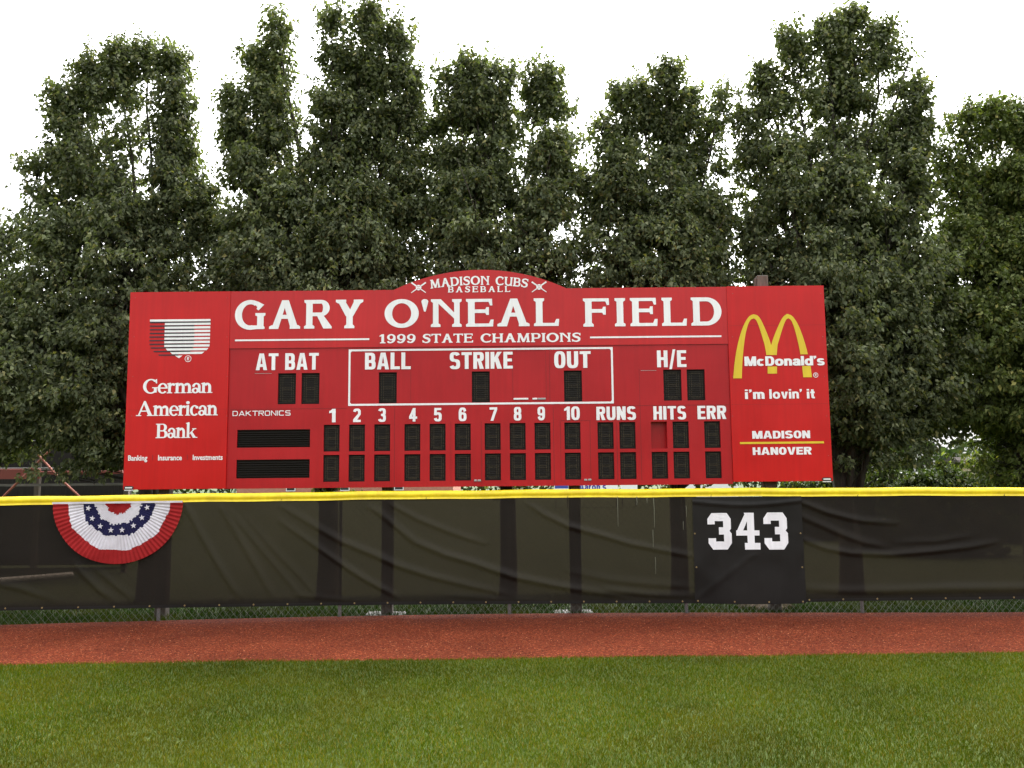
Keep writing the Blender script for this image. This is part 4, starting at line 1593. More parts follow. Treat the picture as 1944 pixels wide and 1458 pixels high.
for px, py in ((1321.6, 1013.7), (1324.4, 1077.8), (1327.6, 1142.4), (1519.5, 1012.3), (1523, 1076.8), (1461.3, 1143.4), (1524, 1142), (1397, 1143.6)):
    q = at_y(px, py, 11.68)
    c = ey0.copy()
    COL.objects.link(c)
    c.parent = bn
    c.matrix_parent_inverse = Matrix.Translation(-Vector(bn.location))
    c.location = (float(q[0]), float(on_banner(q[0], q[2], .006)), float(q[2]))

# ------------------------------------------------------------------ pleated bunting
bc = at_y(227, 953.0, 11.45)
Yc = float(fy(bc[0])) - .065
bc = at_y(227, 953.0, Yc)
BRx, BRz = .5 * (at_y(347, 953, Yc)[0] - at_y(107, 953, Yc)[0]), bc[2] - at_y(225, 1069.5, Yc)[2]
bt = thing('fan_bunting', (float(bc[0]), Yc, float(bc[2])), 'pleated half circle bunting in red, white and navy with stars, hung from the yellow rail', 'bunting')
NP, SUB = 44, 4
NA = NP * SUB
jit = {k: RNG.uniform(-1, 1, NP) for k in range(4)}


def fan_pt(t, r, off=0.0):
    """t 0..1 from left end to right end, r 0..1"""
    a = math.pi * (1 + t)
    ph = t * NP
    fr_ = ph - math.floor(ph)
    pl = (abs(fr_ - .5) * 2 - .5) * .0075 * (0.25 + r)
    wob = (.012 * math.sin(7 * t + 3 * r) + .006 * math.sin(23 * t + 9 * r + 1)) * r
    sagz = -.006 * math.sin(math.pi * t) * r
    X_ = bc[0] + BRx * .97 * r * math.cos(a)
    return (X_, float(fy(X_)) - .088 + pl + wob - off, bc[2] + BRz * r * math.sin(a) + sagz)


def lim(k, base, amp):
    return [base + amp * jit[k][min(int((i + .5) / SUB), NP - 1)] + (.010 * math.sin(i / NA * 31 + k)) for i in range(NA)]


bounds = [[.012] * NA, lim(0, .195, .012), lim(1, .36, .018), lim(2, .555, .018), lim(3, .785, .012), [1.0] * NA]
for nm, k0, mt in (('red_centre', 0, 'cloth_red'), ('white_inner_band', 1, 'cloth_white'), ('navy_band', 2, 'cloth_navy'), ('white_outer_band', 3, 'cloth_white'), ('red_border', 4, 'cloth_red')):
    mb = MB()
    for i in range(NA):
        t0, t1 = i / NA, (i + 1) / NA
        q0, q1 = bounds[k0][i], bounds[k0 + 1][i]
        steps = 4
        vs = []
        for s in range(steps + 1):
            r = q0 + (q1 - q0) * s / steps
            vs += [fan_pt(t0, r), fan_pt(t1 - 1e-6, r)]
        mb.add(vs, [(2 * s, 2 * s + 2, 2 * s + 3, 2 * s + 1) for s in range(steps)])
    mb.build(nm, M[mt], bt)
for t in (.065, .19, .315, .44, .56, .685, .81, .935):
    c = fan_pt(t, .46)
    mb = MB()
    pts = []
    for k in range(10):
        r = .040 if k % 2 == 0 else .0165
        a = math.pi / 2 + k * math.pi / 5 + (t - .5) * .5
        pts.append((c[0] + r * math.cos(a), c[1] - .030, c[2] + r * math.sin(a)))
    mb.add(pts + [(c[0], c[1] - .030, c[2])], [(k, (k + 1) % 10, 10) for k in range(10)])
    mb.build('star', M['cloth_white'], bt)
mb = MB()
hx = np.linspace(bc[0] - BRx * .97, bc[0] + BRx * .97, 25)
for a_, b_ in zip(hx, hx[1:]):
    y0_, y1_ = float(fy(a_)) - .112, float(fy(b_)) - .112
    mb.add([(a_, y0_, bc[2] - .016), (b_, y1_, bc[2] - .016), (b_, y1_, bc[2] + .008), (a_, y0_, bc[2] + .008)], [(0, 1, 2, 3)])
mb.build('heading_tape', M['cloth_white'], bt)


# ------------------------------------------------------------------ trees
WIDE = 1.52
def leaf_arrays(P, D, size, rng):
    N = len(P)
    D = D / (np.linalg.norm(D, axis=1, keepdims=True) + 1e-9)
    r = rng.normal(size=(N, 3))
    S = np.cross(D, r)
    S /= np.linalg.norm(S, axis=1, keepdims=True) + 1e-9
    U = np.cross(S, D)
    L = size[:, None]
    W = L * rng.uniform(.27, .36, (N, 1))
    cup = W * rng.uniform(.1, .8, (N, 1))
    V = np.empty((N, 4, 3))
    V[:, 0] = P
    V[:, 1] = P + D * L * .42 + S * W + U * cup
    V[:, 2] = P + D * L + U * L * rng.uniform(-.05, .25, (N, 1)) - np.array([0, 0, 1]) * L * .20
    V[:, 3] = P + D * L * .42 - S * W + U * cup
    return V


def leaf_tint(n, rng, P, pal, seed):
    c = np.array(pal)[rng.choice(len(pal), n, p=[.45, .33, .17, .05])]
    k = .75 + .5 * vnoise(P, 1.6, seed)
    return c * k[:, None] * rng.uniform(.72, 1.28, (n, 1))


PEAR = [(.080, .094, .052), (.114, .128, .068), (.155, .163, .088), (.195, .178, .08)]
PEARY = [(.072, .092, .030), (.098, .118, .038), (.132, .145, .05), (.18, .165, .05)]


def crown(name, root, lobes, base, yt, seed, dens=1.0, gaps=(), pal=PEAR, lsize=.078, thr=.30, hidden=None, sprigs=True):
    rng = np.random.default_rng(seed)
    VV, TT, SV = [], [], []
    for li, (cx, top, hwid, bottom, bx, dy) in enumerate(lobes):
        y0 = yt + dy
        T = at_y(cx, top + (12 if sprigs else 9), y0)
        Bm = at_y(bx, bottom, yt + dy * .3)
        Rm = hwid * WIDE * y0 / F
        Ln = np.linalg.norm(T - Bm)
        area = 2 * math.pi * Rm * Ln * .7
        ncl = max(6, int(area * 10.5 * dens))
        ntw = ncl
        t = rng.random(ntw) ** 1.25
        prof = np.where(t < .5, (t / .5) ** .85, 1 - .28 * ((t - .5) / .5) ** 1.5)
        rr_ = Rm * np.maximum(prof, .10) * rng.random(ntw) ** .38
        # bumpy outline
        an = rng.uniform(0, 2 * math.pi, ntw)
        lump = .72 + .5 * vnoise(np.c_[t * Ln * 1.6, np.cos(an) * 1.3 + li * 7, np.sin(an) * 1.3], 1.0, seed + li)
        rr_ = rr_ * lump
        bend = np.sin(t * math.pi) * .12 * rng.choice([-1, 1])
        C = T[None, :] + (Bm - T)[None, :] * t[:, None]
        C[:, 0] += bend * Rm
        O = np.c_[np.cos(an), np.sin(an), np.zeros(ntw)]
        P = C + O * rr_[:, None]
        nz_ = vnoise(P, 1.9, seed + 3) * .6 + vnoise(P, 4.6, seed + 4) * .4
        keep = (nz_ > thr + .06 * t) & ((vnoise(P, 2.6, seed + 9) > .2) | (t < .25))                                  # sparse pockets where the light comes through
        if sprigs:                                        # thin places that go right through the row
            fl_ = np.c_[P[:, 0], 0 * t, P[:, 2]]
            keep &= vnoise(fl_, 2.3, 500) * .5 + vnoise(fl_, 5.5, 501) * .5 > .29
        for gx_, gy__, ga, gb in gaps:
            q = at_y(gx_, gy__, yt)
            a_, b_ = (ga + 5) * yt / F, (gb + 5) * yt / F
            e = ((P[:, 0] - q[0]) / a_) ** 2 + ((P[:, 2] - q[2]) / b_) ** 2
            keep &= ~((e < 1 + 1.1 * (vnoise(P, 4.0, 77) - .5)) & (rng.random(ntw) < .97))
        P, O, t, rr_, C = P[keep], O[keep], t[keep], rr_[keep], C[keep]
        ncl = len(P)
        # a bare branchlet carries every clump from the limb
        kp = rng.random(ncl) < .8
        if hidden is not None:
            kp &= ~hidden(P)
        A_, B2 = C[kp] + np.array([0, 0, -.12]) - O[kp] * .02, P[kp] + np.array([0, 0, .03])
        if len(A_):
            ax = B2 - A_
            s1 = np.cross(ax, np.array([.2, .3, .9]))
            s1 /= np.linalg.norm(s1, axis=1, keepdims=True) + 1e-9
            s2 = np.cross(ax, s1)
            s2 /= np.linalg.norm(s2, axis=1, keepdims=True) + 1e-9
            ring_ = [s1, -.5 * s1 + .87 * s2, -.5 * s1 - .87 * s2]
            SV.append(np.stack([A_ + r_ * .009 for r_ in ring_] + [B2 + r_ * .003 for r_ in ring_], 1))
        # each clump is a little dome of twigs on the end of a branchlet
        per = 8
        cs = np.repeat(rng.uniform(.6, 1.3, ncl), per)[:, None]
        P, O, t, rr_ = np.repeat(P, per, 0), np.repeat(O, per, 0), np.repeat(t, per), np.repeat(rr_, per)
        ntw = ncl * per
        J = np.clip(rng.normal(size=(ntw, 3)), -1.7, 1.7) * np.array([.115, .115, .09]) * cs
        J[:, 2] = np.abs(J[:, 2]) * 1.1 - .08
        P = P + J
        O = O + J * 5
        O /= np.linalg.norm(O, axis=1, keepdims=True) + 1e-9
        keep = np.ones(ntw, bool)
        if hidden is not None:
            keep &= ~(hidden(P) & (rng.random(ntw) < .72))
        P, O, t, rr_ = P[keep], O[keep], t[keep], rr_[keep]
        n = len(P)
        up = np.where(t < .18, 1.6, .75)
        TD = O * rng.uniform(.3, 1.1, (n, 1)) + np.c_[rng.normal(0, .35, (n, 2)), up * rng.uniform(.5, 1.2, n)]
        TD /= np.linalg.norm(TD, axis=1, keepdims=True)
        TL = rng.uniform(.10, .23, n)
        nl = 8
        for k in range(nl):
            f = (k + rng.random(n)) / nl
            pos = P + TD * (TL * f)[:, None] + rng.normal(0, .016, (n, 3))
            side = np.cross(TD, rng.normal(size=(n, 3)))
            side /= np.linalg.norm(side, axis=1, keepdims=True) + 1e-9
            dr = side * rng.uniform(.5, 1.0, (n, 1)) + TD * rng.uniform(0, .5, (n, 1)) + np.array([0, 0, -1]) * rng.uniform(.15, 1.1, (n, 1)) + O * .25
            sz = lsize * rng.uniform(.65, 1.2, n)
            VV.append(leaf_arrays(pos, dr, sz, rng))
            TT.append(leaf_tint(n, rng, P, pal, seed))
        if not sprigs:
            continue
        # upright leafy shoots on the outside of the crown
        m = 7 + int(Rm * 14)
        ts = rng.random(m) ** 1.3 * .5
        ts[:2] = .0
        a_ = rng.uniform(0, 2 * math.pi, m)
        O = np.c_[np.cos(a_), np.sin(a_), 0 * a_]
        pr_ = np.where(ts < .5, (ts / .5) ** .85, 1) * Rm * rng.uniform(.75, 1.0, m)
        pr_[:2] = Rm * .12
        B0 = T[None] + (Bm - T)[None] * ts[:, None] + O * pr_[:, None]
        SD = O * rng.uniform(.1, .5, (m, 1)) + np.c_[rng.normal(0, .15, (m, 2)), np.ones(m)]
        SD /= np.linalg.norm(SD, axis=1, keepdims=True)
        SL = rng.uniform(.18, .36, m)
        SL[:2] = rng.uniform(.26, .38, 2)
        if hidden is not None:
            kk = ~hidden(B0)
            B0, SD, SL, O = B0[kk], SD[kk], SL[kk], O[kk]
            m = len(B0)
        if not m:
            continue
        s1 = np.cross(SD, np.array([.9, .3, .1]))
        s1 /= np.linalg.norm(s1, axis=1, keepdims=True)
        s2 = np.cross(SD, s1)
        E0, E1 = B0 - SD * .15, B0 + SD * SL[:, None]
        ring_ = [s1, -.5 * s1 + .87 * s2, -.5 * s1 - .87 * s2]
        SV.append(np.stack([E0 + r_ * .006 for r_ in ring_] + [E1 + r_ * .002 for r_ in ring_], 1))
        nl = 17
        for k in range(nl):
            f = (k + .3 + rng.random(m) * .4) / nl
            pos = B0 + SD * (SL * (f * 1.15 - .15))[:, None]
            an2 = k * 2.4 + rng.uniform(0, .9, m)
            sd_ = s1 * np.cos(an2)[:, None] + s2 * np.sin(an2)[:, None]
            dr = sd_ * rng.uniform(.6, 1.0, (m, 1)) + SD * rng.uniform(.0, .5, (m, 1)) - np.array([0, 0, 1]) * rng.uniform(.2, 1.0, (m, 1))
            VV.append(leaf_arrays(pos + sd_ * .02, dr, lsize * rng.uniform(.75, 1.2, m), rng))
            TT.append(leaf_tint(m, rng, pos, pal, seed))
    V = np.vstack(VV)
    tn = np.vstack(TT)
    N = len(V)
    i = np.arange(N)[:, None] * 4
    SV = np.vstack(SV)
    k = np.arange(len(SV))[:, None] * 6 + 4 * N
    sides = [k + np.array([[a, (a + 1) % 3, (a + 1) % 3 + 3, a + 3]]) for a in range(3)]
    bt_ = np.tile(np.array([.035, .028, .022]), (3 * len(SV), 1))
    VA = np.vstack([V.reshape(-1, 3), SV.reshape(-1, 3)])
    return np_mesh(name, VA, [i + np.array([[0, 3, 2]]), i + np.array([[0, 2, 1]])] + sides, M['leaf'], root, tint=np.vstack([tn, tn, bt_])), N


def trunk(root, bx, yt, rad, lobes, seed, fork=1.0):
    rng = np.random.default_rng(seed)
    b = np.array([bx, yt, -.12])
    f = b + np.array([0, 0, fork + .12])
    mb = MB()
    mb.tube([b, b + np.array([.0, 0, .12]), b + np.array([.01, 0, .6]), f], [rad * 1.45, rad * 1.12, rad, rad * .95], 14)
    for cx, top, hwid, bottom, lbx, dy in lobes:
        T = at_y(cx, top + 40, yt + dy)
        Ln = np.linalg.norm(T - f)
        h0 = f + np.array([rng.uniform(-.4, .4) * rad, rng.uniform(-.4, .4) * rad, -.1])
        pts = [h0]
        n = 9
        for k in range(1, n + 1):
            t = k / n
            p = h0 + (T - h0) * t
            p[0] -= (T - h0)[0] * .22 * math.sin(math.pi * t)
            pts.append(p + rng.normal(0, .03, 3))
        r0 = rad * rng.uniform(.3, .55)
        mb.tube(pts, [r0 * (1 - .9 * k / n) + .004 for k in range(n + 1)], 7)
        for k in range(2, n):
            for _ in range(2):
                d = np.array([rng.normal(0, .5), rng.normal(0, .5), rng.uniform(.6, 1.2)])
                d *= hwid * yt / F * rng.uniform(.7, 1.3) / np.linalg.norm(d)
                mb.tube([pts[k], pts[k] + d * .55 + np.array([0, 0, .03]), pts[k] + d * 1.15], [.014, .009, .004], 5)
    return mb.build('trunk', M['bark'], root, smooth=True)


YT = 14.0

bx0, bx1 = bp(262, 700)[0] * YT / YB, bp(1548, 700)[0] * YT / YB
zlo, zhi = 1.55, EYE + (bp(906, 600)[1] - EYE) * YT / YB


def hid(P):
    return (P[:, 0] > bx0) & (P[:, 0] < bx1) & (P[:, 2] < zhi) & (P[:, 2] > zlo)


GAPS = [(20, 915, 60, 22), (110, 925, 40, 12), (55, 870, 14, 10), (15, 838, 20, 4), (265, 300, 12, 26), (300, 215, 6, 18), (398, 295, 18, 25), (410, 365, 10, 14), (170, 240, 12, 14), (215, 205, 8, 16), (355, 480, 9, 14), (262, 345, 14, 8), (240, 480, 10, 16),
        (560, 185, 9, 45), (553, 440, 12, 16), (640, 300, 14, 14), (700, 320, 18, 14), (725, 190, 16, 10), (795, 325, 12, 14), (680, 405, 12, 10), (640, 255, 14, 8), (555, 330, 16, 14), (835, 512, 16, 18), (415, 412, 12, 9), (750, 435, 10, 8),
        (988, 300, 11, 75), (980, 470, 7, 26), (1085, 420, 20, 18), (1108, 290, 14, 22), (1060, 470, 12, 14), (1095, 520, 18, 10), (1155, 440, 14, 9), (930, 355, 6, 12), (852, 250, 8, 12),
        (1245, 370, 16, 24), (1235, 300, 12, 30), (1308, 274, 14, 9), (1350, 345, 20, 18), (1407, 350, 16, 14), (1372, 490, 20, 24), (1365, 265, 18, 20), (1290, 480, 12, 14), (1150, 460, 12, 8), (1395, 528, 14, 12),
        (1525, 260, 10, 40), (1535, 345, 10, 40), (1467, 290, 12, 8), (1545, 460, 10, 10), (1470, 455, 18, 10), (1622, 285, 13, 20), (1665, 315, 14, 20), (1680, 365, 16, 14), (1640, 395, 14, 10), (1590, 205, 8, 10), (1560, 390, 14, 14),
        (1773, 370, 14, 16), (1820, 300, 14, 12), (1740, 440, 18, 10), (1760, 430, 12, 24), (1872, 400, 16, 12), (1830, 560, 20, 16), (1640, 680, 18, 12), (1625, 685, 12, 20), (1845, 842, 42, 28), (1685, 800, 16, 20), (1715, 850, 18, 14), (1790, 865, 26, 10),
        (1875, 830, 14, 16), (1660, 880, 8, 22), (1750, 840, 14, 10), (1920, 815, 7, 14), (1700, 740, 8, 10), (1500, 165, 12, 8), (1840, 765, 18, 8)]


def L(cx, top, hw_, tr, dy=0.0, bottom=880):
    return (cx, top, hw_, bottom, tr, dy)


TREES = [
    ('tall leafy pear tree at the left picture edge above the bleachers', -40, .14,
     [L(18, 425, 36, -10), L(-45, 400, 50, -30), L(-150, 260, 80, -60), L(-110, 330, 70, -50, .4), L(35, 530, 75, 0, -.3), L(10, 600, 95, -10, -.6, 870), L(-90, 480, 110, -50, -.3, 870)]),
    ('broad round topped pear tree behind the bank advert', 280, .15,
     [L(165, 100, 55, 250), L(222, 84, 50, 265), L(272, 76, 45, 280), L(322, 92, 42, 290), L(352, 112, 40, 310), L(115, 165, 55, 230, -.2), L(70, 305, 55, 200, -.3), L(140, 260, 90, 240, .5), L(345, 270, 60, 310, .2),
      L(220, 330, 100, 270, -.5), L(90, 430, 90, 180, -.5, 910), L(60, 600, 90, 60, -.8, 850), L(175, 600, 95, 180, -.8, 900), L(385, 350, 50, 330, .2), L(230, 640, 80, 230, -.5, 920)]),
    ('tallest twin topped pear tree, its tips reaching the upper frame edge', 622, .16,
     [L(524, 24, 44, 600), L(480, 88, 48, 580), L(440, 165, 46, 560), L(505, 130, 62, 580, .4), L(633, 16, 48, 618), L(703, 2, 52, 630), L(760, 40, 48, 650), L(690, 120, 95, 630, .4), L(778, 130, 48, 660), L(520, 800, 75, 600, -.5, 938), L(700, 800, 80, 640, -.5, 934),
      L(630, 180, 70, 620, -.4), L(470, 290, 75, 560, -.4), L(560, 330, 90, 600, -.5), L(690, 330, 110, 640, -.5), L(780, 290, 60, 680, .2), L(430, 400, 60, 540, .2), L(800, 210, 42, 690, .3), L(450, 250, 60, 560, .2)]),
    ('slim pear tree with two leaders and a bright slit between them', 965, .13,
     [L(890, 102, 44, 950), L(850, 128, 42, 940), L(930, 118, 42, 955), L(962, 128, 36, 965), L(905, 190, 85, 950, .4), L(838, 220, 50, 930, .3), L(1022, 118, 38, 975), L(1048, 128, 34, 985), L(1072, 190, 36, 1000),
      L(1050, 240, 62, 985, -.3), L(900, 330, 95, 950, -.5), L(1040, 380, 75, 985, -.4), L(838, 360, 55, 920, -.3), L(1090, 270, 40, 1010, .2), L(860, 800, 70, 940, -.5, 932), L(1010, 800, 70, 985, -.5, 930)]),
    ('shorter pear tree with pointed side tips behind the right half of the scoreboard', 1290, .13,
     [L(1179, 158, 36, 1270), L(1142, 228, 36, 1250), L(1220, 152, 40, 1280), L(1265, 118, 44, 1290), L(1310, 134, 40, 1295), L(1368, 166, 30, 1305), L(1265, 210, 80, 1290, .4), L(1180, 270, 75, 1260, -.3), L(1345, 230, 45, 1310, .2),
      L(1270, 330, 80, 1290, -.5), L(1160, 400, 80, 1240, -.4), L(1350, 380, 70, 1310, -.3), L(1115, 330, 45, 1230, .2), L(1230, 800, 70, 1270, -.5, 930), L(1400, 800, 60, 1330, -.3, 918)]),
    ('wide round crowned pear tree right of the scoreboard, with a forked trunk', 1616, .17,
     [L(1503, 50, 52, 1590), L(1575, 32, 50, 1605), L(1618, 18, 52, 1615), L(1672, 44, 50, 1625), L(1718, 82, 44, 1635), L(1740, 150, 38, 1645), L(1452, 128, 50, 1570), L(1412, 205, 40, 1560), L(1590, 160, 120, 1610, .4),
      L(1750, 228, 42, 1650), L(1480, 260, 85, 1580, -.4), L(1610, 280, 100, 1615, -.5), L(1720, 300, 80, 1640, -.4), L(1430, 400, 70, 1560, -.3), L(1560, 470, 95, 1600, -.6), L(1690, 500, 95, 1640, -.6, 840), L(1760, 480, 70, 1660, .3, 840),
      L(1735, 640, 85, 1700, -.5, 860), L(1640, 560, 70, 1630, -.7, 830), L(1700, 700, 80, 1690, .1, 900), L(1770, 690, 80, 1740, .3, 895)]),
    ('lower bushy pear tree cut off by the right picture edge', 1965, .15,
     [L(1828, 206, 42, 1930), L(1878, 190, 42, 1940), L(1925, 205, 40, 1950), L(1950, 198, 45, 1960), L(2010, 160, 70, 1970), L(1800, 272, 50, 1915), L(1860, 300, 90, 1930, .4), L(1940, 300, 90, 1955, -.3), L(2060, 240, 90, 1985),
      L(1820, 420, 80, 1910, -.4), L(1920, 440, 90, 1940, -.5), L(2030, 420, 110, 1975, -.3), L(1850, 560, 85, 1900, -.6, 830), L(1930, 600, 90, 1945, -.6, 905), L(1800, 640, 70, 1850, -.3, 850), L(1960, 700, 80, 1960, -.7, 930), L(1885, 690, 75, 1900, .2, 905)]),
]
NLEAF = 0
for k, (lab, tp, rad, lobes) in enumerate(TREES):
    bx = float(at_y(tp, 1090, YT)[0])
    r_ = thing('pear_tree', (bx, YT, -.06), lab, 'tree', 'pear trees in a row behind the scoreboard')
    trunk(r_, bx, YT, rad, lobes, 40 + k, 1.5 if k != 5 else .95)
    o, n = crown('crown', r_, lobes, None, YT, 100 + 13 * k, 1.0, GAPS, PEARY if k == 6 else PEAR, hidden=hid)
    NLEAF += n
print('leaves', NLEAF)

# ------------------------------------------------------------------ behind the trees, left: bleachers seen from behind
bl = thing('bleachers', (-8.6, 18.0, -.06), 'dark wooden bleachers with red beam and crossed orange braces behind the left trees', 'bleachers')
YBL = 17.6


def pl(px, py, Y=YBL):
    q = at_y(px, py, Y)
    return float(q[0]), float(q[2])


for (py, Y, th) in ((836, 18.2, .045), (888, 17.8, .05), (919, 17.9, .05), (790, 18.6, .045), (742, 19.0, .045), (696, 19.4, .045)):
    x0 = pl(-420, py, Y)[0]
    x1, z = pl(250, py, Y)
    MB().bbox(x0, x1, Y, Y + .28, z - th / 2, z + th / 2, .008).build('plank', M['plank'], bl)
x0, z = pl(-420, 904)
MB().bbox(x0, pl(78, 904)[0], YBL - .1, YBL, z - .10, z + .10, .01).build('beam', M['rust_red'], bl)
MB().bbox(pl(80, 904)[0], pl(235, 902)[0], YBL - .08, YBL, z - .02, z + .05, .01).build('beam', M['rust_red'], bl)
for pts in ([(5, 944), (95, 855), (165, 792)], [(22, 797), (75, 866), (110, 905), (150, 942)]):
    P = [np.array([*pl(a, b, YBL - .3)]) for a, b in pts]
    e0 = P[0] + (P[0] - P[1]) / np.linalg.norm(P[0] - P[1]) * (1.9 if len(pts) == 3 else 0)
    e1 = P[-1] + (P[-1] - P[-2]) / np.linalg.norm(P[-1] - P[-2]) * (0 if len(pts) == 3 else 1.9)
    P = [e0] + P[1:-1] + [e1]
    MB().tube([(p[0], YBL - .3, p[1]) for p in P], .021, 8).build('brace', M['orange_steel'], bl)
for px in (-300, -120, 60, 232):
    X, _ = pl(px, 900, 18.3)
    MB().bbox(X - .05, X + .05, 18.5, 18.6, -.1, 4.2, .006).build('upright', M['post_wood'], bl)
MB().box(pl(-420, 900, 19.8)[0], pl(250, 900, 19.8)[0], 19.75, 19.82, .0, 4.4).build('back_boarding', M['dark_wood'], bl)

# white pipe lying on the grass, seen through the screen
q0, q1 = at_z(-60, 1107, 0.0), at_z(138, 1091, 0.0)
pp = MB().tube([tuple(q0 + np.array([-1.5, -.25, 0])), tuple(q0), tuple(q1)], .055, 12).build('white_pipe', M['white_paint'])
tag(pp, 'long white pipe lying on the grass behind the left windscreen', 'pipe')

# earth heap at the foot of the right-hand post
mb = MB()
c = at_z(1466, 1160, -.06)
nr, na = 6, 22
vs = [(c[0], c[1] + .25, .05)]
for i in range(1, nr + 1):
    for k in range(na):
        t = 2 * math.pi * k / na
        r = .42 * i / nr * (1 + .18 * math.sin(3 * t) + .1 * math.sin(7 * t + 1))
        vs.append((c[0] + r * math.cos(t), c[1] + .25 + r * .6 * math.sin(t), -.075 + .125 * math.cos(math.pi / 2 * i / nr) ** .8 + random.uniform(-.01, .01)))
fs = [(0, 1 + k, 1 + (k + 1) % na) for k in range(na)]
fs += [(1 + i * na + k, 1 + (i + 1) * na + k, 1 + (i + 1) * na + (k + 1) % na, 1 + i * na + (k + 1) % na) for i in range(nr - 1) for k in range(na)]
M['soil'] = turf('soil', (.05, .035, .022), (.09, .065, .04), (.14, .10, .065))
tag(mb.add(vs, fs).build('earth_heap', M['soil']), 'small heap of bare earth behind the fence below the 343 banner', 'earth')


# ------------------------------------------------------------------ shrubs and distance
def shrub(px, py_top, hw_, Y, label, seed, pal=PEARY, dens=2.0, ls=.1):
    T = at_y(px, py_top, Y)
    r = thing('shrub', (float(T[0]), Y, -.06), label, 'shrub', 'shrubs beyond the trees')
    base = 917 + (1.72 + .06) * F / Y * .98
    lob = [(px + dx * hw_, py_top + abs(dx) * 22, hw_ * .55, base, px + dx * hw_ * .6, dyy) for dx, dyy in ((-.8, .1), (-.35, -.2), (0, 0), (.4, .2), (.85, -.1))]
    mb = MB()
    for l_ in lob:
        A, B_ = at_y(l_[4], l_[3], Y), at_y(l_[0], l_[1] + 20, Y + l_[5])
        mb.tube([A, (A + B_) / 2 + np.array([.05, 0, 0]), B_], [.05, .03, .01], 6)
    mb.build('stem', M['bark'], r)
    crown('foliage', r, lob, None, Y, seed, dens, (), pal, ls, .1, None, False)
    return r


GREEN = [(.022, .034, .008), (.032, .044, .011), (.045, .056, .014), (.07, .065, .02)]
shrub(1790, 890, 75, 21.0, 'rounded green shrub between the two right hand tree trunks', 301, GREEN)
shrub(1690, 892, 60, 23.0, 'lower dark shrub beside the forked tree trunk', 302, GREEN)
shrub(1905, 884, 45, 25.0, 'small shrub in front of the tan building on the right', 303, GREEN)
shrub(1560, 900, 60, 27.0, 'leafy shrub just past the right end of the scoreboard', 304, GREEN)

# far wood
rng = np.random.default_rng(9)
N = 26000
X = rng.uniform(-190, 190, N)
Hh = 6.0 + 5.5 * vnoise(np.c_[X, 0 * X, 0 * X], .09, 4) + 2.0 * vnoise(np.c_[X, 0 * X, 0 * X], .4, 5)
Zz = Hh * rng.random(N) ** .75
Yy = 190 + rng.uniform(-8, 8, N) - 6 * (Zz / Hh)
P = np.c_[X, Yy, Zz]
V = leaf_arrays(P, rng.normal(size=(N, 3)), rng.uniform(.9, 1.9, N), rng)
i = np.arange(N)[:, None] * 4
tn = leaf_tint(N, rng, P, [(.022, .034, .016), (.030, .044, .02), (.042, .054, .024), (.055, .06, .028)], 6)
tag(np_mesh('far_wood', V.reshape(-1, 3), [i + np.array([[0, 3, 2]]), i + np.array([[0, 2, 1]])], M['leaf'], tint=np.vstack([tn, tn])), 'distant line of low green woodland on the horizon', 'woodland', kind='stuff')


def house(name, px0, px1, py_top, Y, depth, wall, label, nwin, roof='roof', pitch=.9):
    x0, x1 = float(at_y(px0, 900, Y)[0]), float(at_y(px1, 900, Y)[0])
    zt = float(at_y((px0 + px1) / 2, py_top, Y)[2])
    r = thing(name, ((x0 + x1) / 2, Y + depth / 2, -.06), label, 'building')
    MB().box(x0, x1, Y, Y + depth, -.1, zt).build('wall', M[wall], r)
    o = .35
    MB().add([(x0 - o, Y - o, zt + .01), (x1 + o, Y - o, zt + .01), (x1 + o, Y + depth + o, zt + .01), (x0 - o, Y + depth + o, zt + .01), (x0 - o, Y + depth / 2, zt + pitch), (x1 + o, Y + depth / 2, zt + pitch)],
             [(0, 1, 5, 4), (2, 3, 4, 5), (0, 4, 3), (1, 2, 5), (0, 3, 2, 1)]).build('roof', M[roof], r)
    wx = np.linspace(x0, x1, nwin + 2)[1:-1]
    zc = 1.55
    for q in wx:
        wn = MB().bbox(q - .5, q + .5, Y - .05, Y - .002, zc - .6, zc + .55, .01).build('window', M['white_paint'], r)
        MB().box(q - .42, q + .42, Y - .056, Y - .0505, zc - .52, zc + .47).build('pane', M['glass'], wn)
    return r


house('brick_building', 450, 860, 880, 95, 14, 'brick', 'low orange brick building glimpsed under the left half of the scoreboard', 3)
house('tan_building', 1850, 1893, 886, 75, 7, 'tan_wall', 'small tan building beyond the trees at far right', 1)
house('white_building', 1296, 1400, 902, 95, 9, 'white_paint', 'low white walled building glimpsed under the scoreboard right of centre', 0, 'grey_paint', .5)
# field adverts on legs, far behind
YS = 62.0


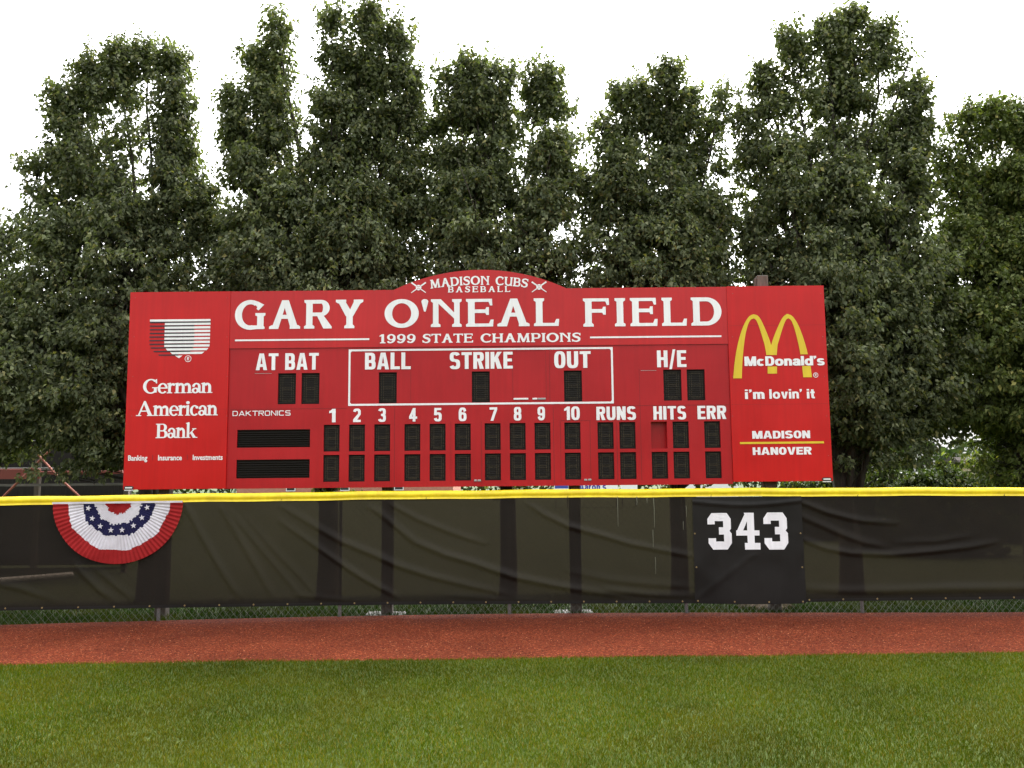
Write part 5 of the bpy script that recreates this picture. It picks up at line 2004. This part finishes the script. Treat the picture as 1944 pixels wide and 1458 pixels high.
def sign(px0, px1, py0, label, text=None, stripe=False):
    x0, x1 = float(at_y(px0, 920, YS)[0]), float(at_y(px1, 920, YS)[0])
    z1 = float(at_y((px0 + px1) / 2, py0, YS)[2])
    z0 = z1 - 1.15
    r = thing('advert_board', ((x0 + x1) / 2, YS, -.06), label, 'sign', 'advert boards beyond the fence')
    b = MB().bbox(x0, x1, YS, YS + .03, z0, z1, .004).build('board', M['white_paint'], r)
    for q in (x0 + .08, x1 - .14):
        MB().bbox(q, q + .06, YS + .034, YS + .09, -.1, z1 - .05, .004).build('leg', M['post_wood'], r)
    if text:
        ps = layout(text, sans, 8, w=72, sv=26, sh=20, n=2.3)
        XX = [c[0] for p in ps for c in p]
        a, b2 = x0 + .06, x0 + (x1 - x0) * .70
        zb_, zt_ = z1 - .55, z1 - .10
        sheet(mbx := MB(), [[(a + c[0] / max(XX) * (b2 - a), zb_ + c[1] / 100 * (zt_ - zb_)) for c in p] for p in ps], YS - .004)
        mbx.build('shop_lettering', M['blue_paint'], b)
    if stripe:
        MB().box(x0 + .05, x1 - .05, YS - .004, YS - .001, z1 - .45, z1 - .18).build('blue_stripe', M['blue_paint'], b)
    return r


_old_sans = sans


def sans_ext(ch, w=58, sv=21, sh=17, n=2.9):
    if ch == 'r':
        W = w * .62
        return rect(0, 0, sv, 73) + ring(W * .72, 40, W * .72, 33, sv, sh, 70, 180, 2.3), W
    return _old_sans(ch, w, sv, sh, n)


sans = sans_ext
sign(1098, 1173, 915, "white advert board with blue shop lettering, seen in the gap under the scoreboard", "Aaron's")
sign(1178, 1210, 915, 'narrow blank white advert board next to the blue lettered one')
sign(1052, 1080, 915, 'small white advert board with a blue stripe, left of the lettered one', None, True)

# parked van beyond the right trees
YV = 33.0
vx0, vx1 = float(at_y(1712, 900, YV)[0]), float(at_y(1790, 900, YV)[0])
vn = thing('parked_van', ((vx0 + vx1) / 2, YV, -.06), 'white parked van half hidden by shrubs beyond the right trees', 'van')
Lv = vx1 - vx0
body = [(0, .35), (0, 1.75), (.12, 1.95), (.66, 1.95), (.80, 1.35), (.98, 1.18), (1.0, .95), (1.0, .35)]
MB().prism([(vx0 + u * Lv if i not in (2,) else vx0 + .06, z) for i, (u, z) in enumerate([(a, b) for a, b in body])], YV, YV + 1.7).build('body', M['white_paint'], vn)
MB().prism([(vx0 + u * Lv, z) for u, z in ((.60, 1.35), (.77, 1.35), (.665, 1.8), (.60, 1.8))], YV - .006, YV - .002).build('window', M['glass'], vn)
for u in (.2, .8):
    w_ = MB().tube([(vx0 + u * Lv, YV - .03, .26), (vx0 + u * Lv, YV + .18, .26)], .32, 20).build('wheel', M['tyre'], vn)
    MB().tube([(vx0 + u * Lv, YV - .036, .26), (vx0 + u * Lv, YV - .031, .26)], .18, 16).build('rim', M['steel'], w_)
# pole on the right
X = float(at_y(1901, 900, 30)[0])
pr = thing('utility_pole', (X, 30, -.06), 'thin dark utility pole among the shrubs at far right', 'pole')
zt = float(at_y(1901, 770, 30)[2])
MB().tube([(X, 30, -.1), (X, 30, zt)], [.11, .08], 10).build('shaft', M['post_wood'], pr)
MB().bbox(X - .7, X + .7, 29.88, 29.96, zt - .4, zt - .3, .01).build('crossarm', M['post_wood'], pr)
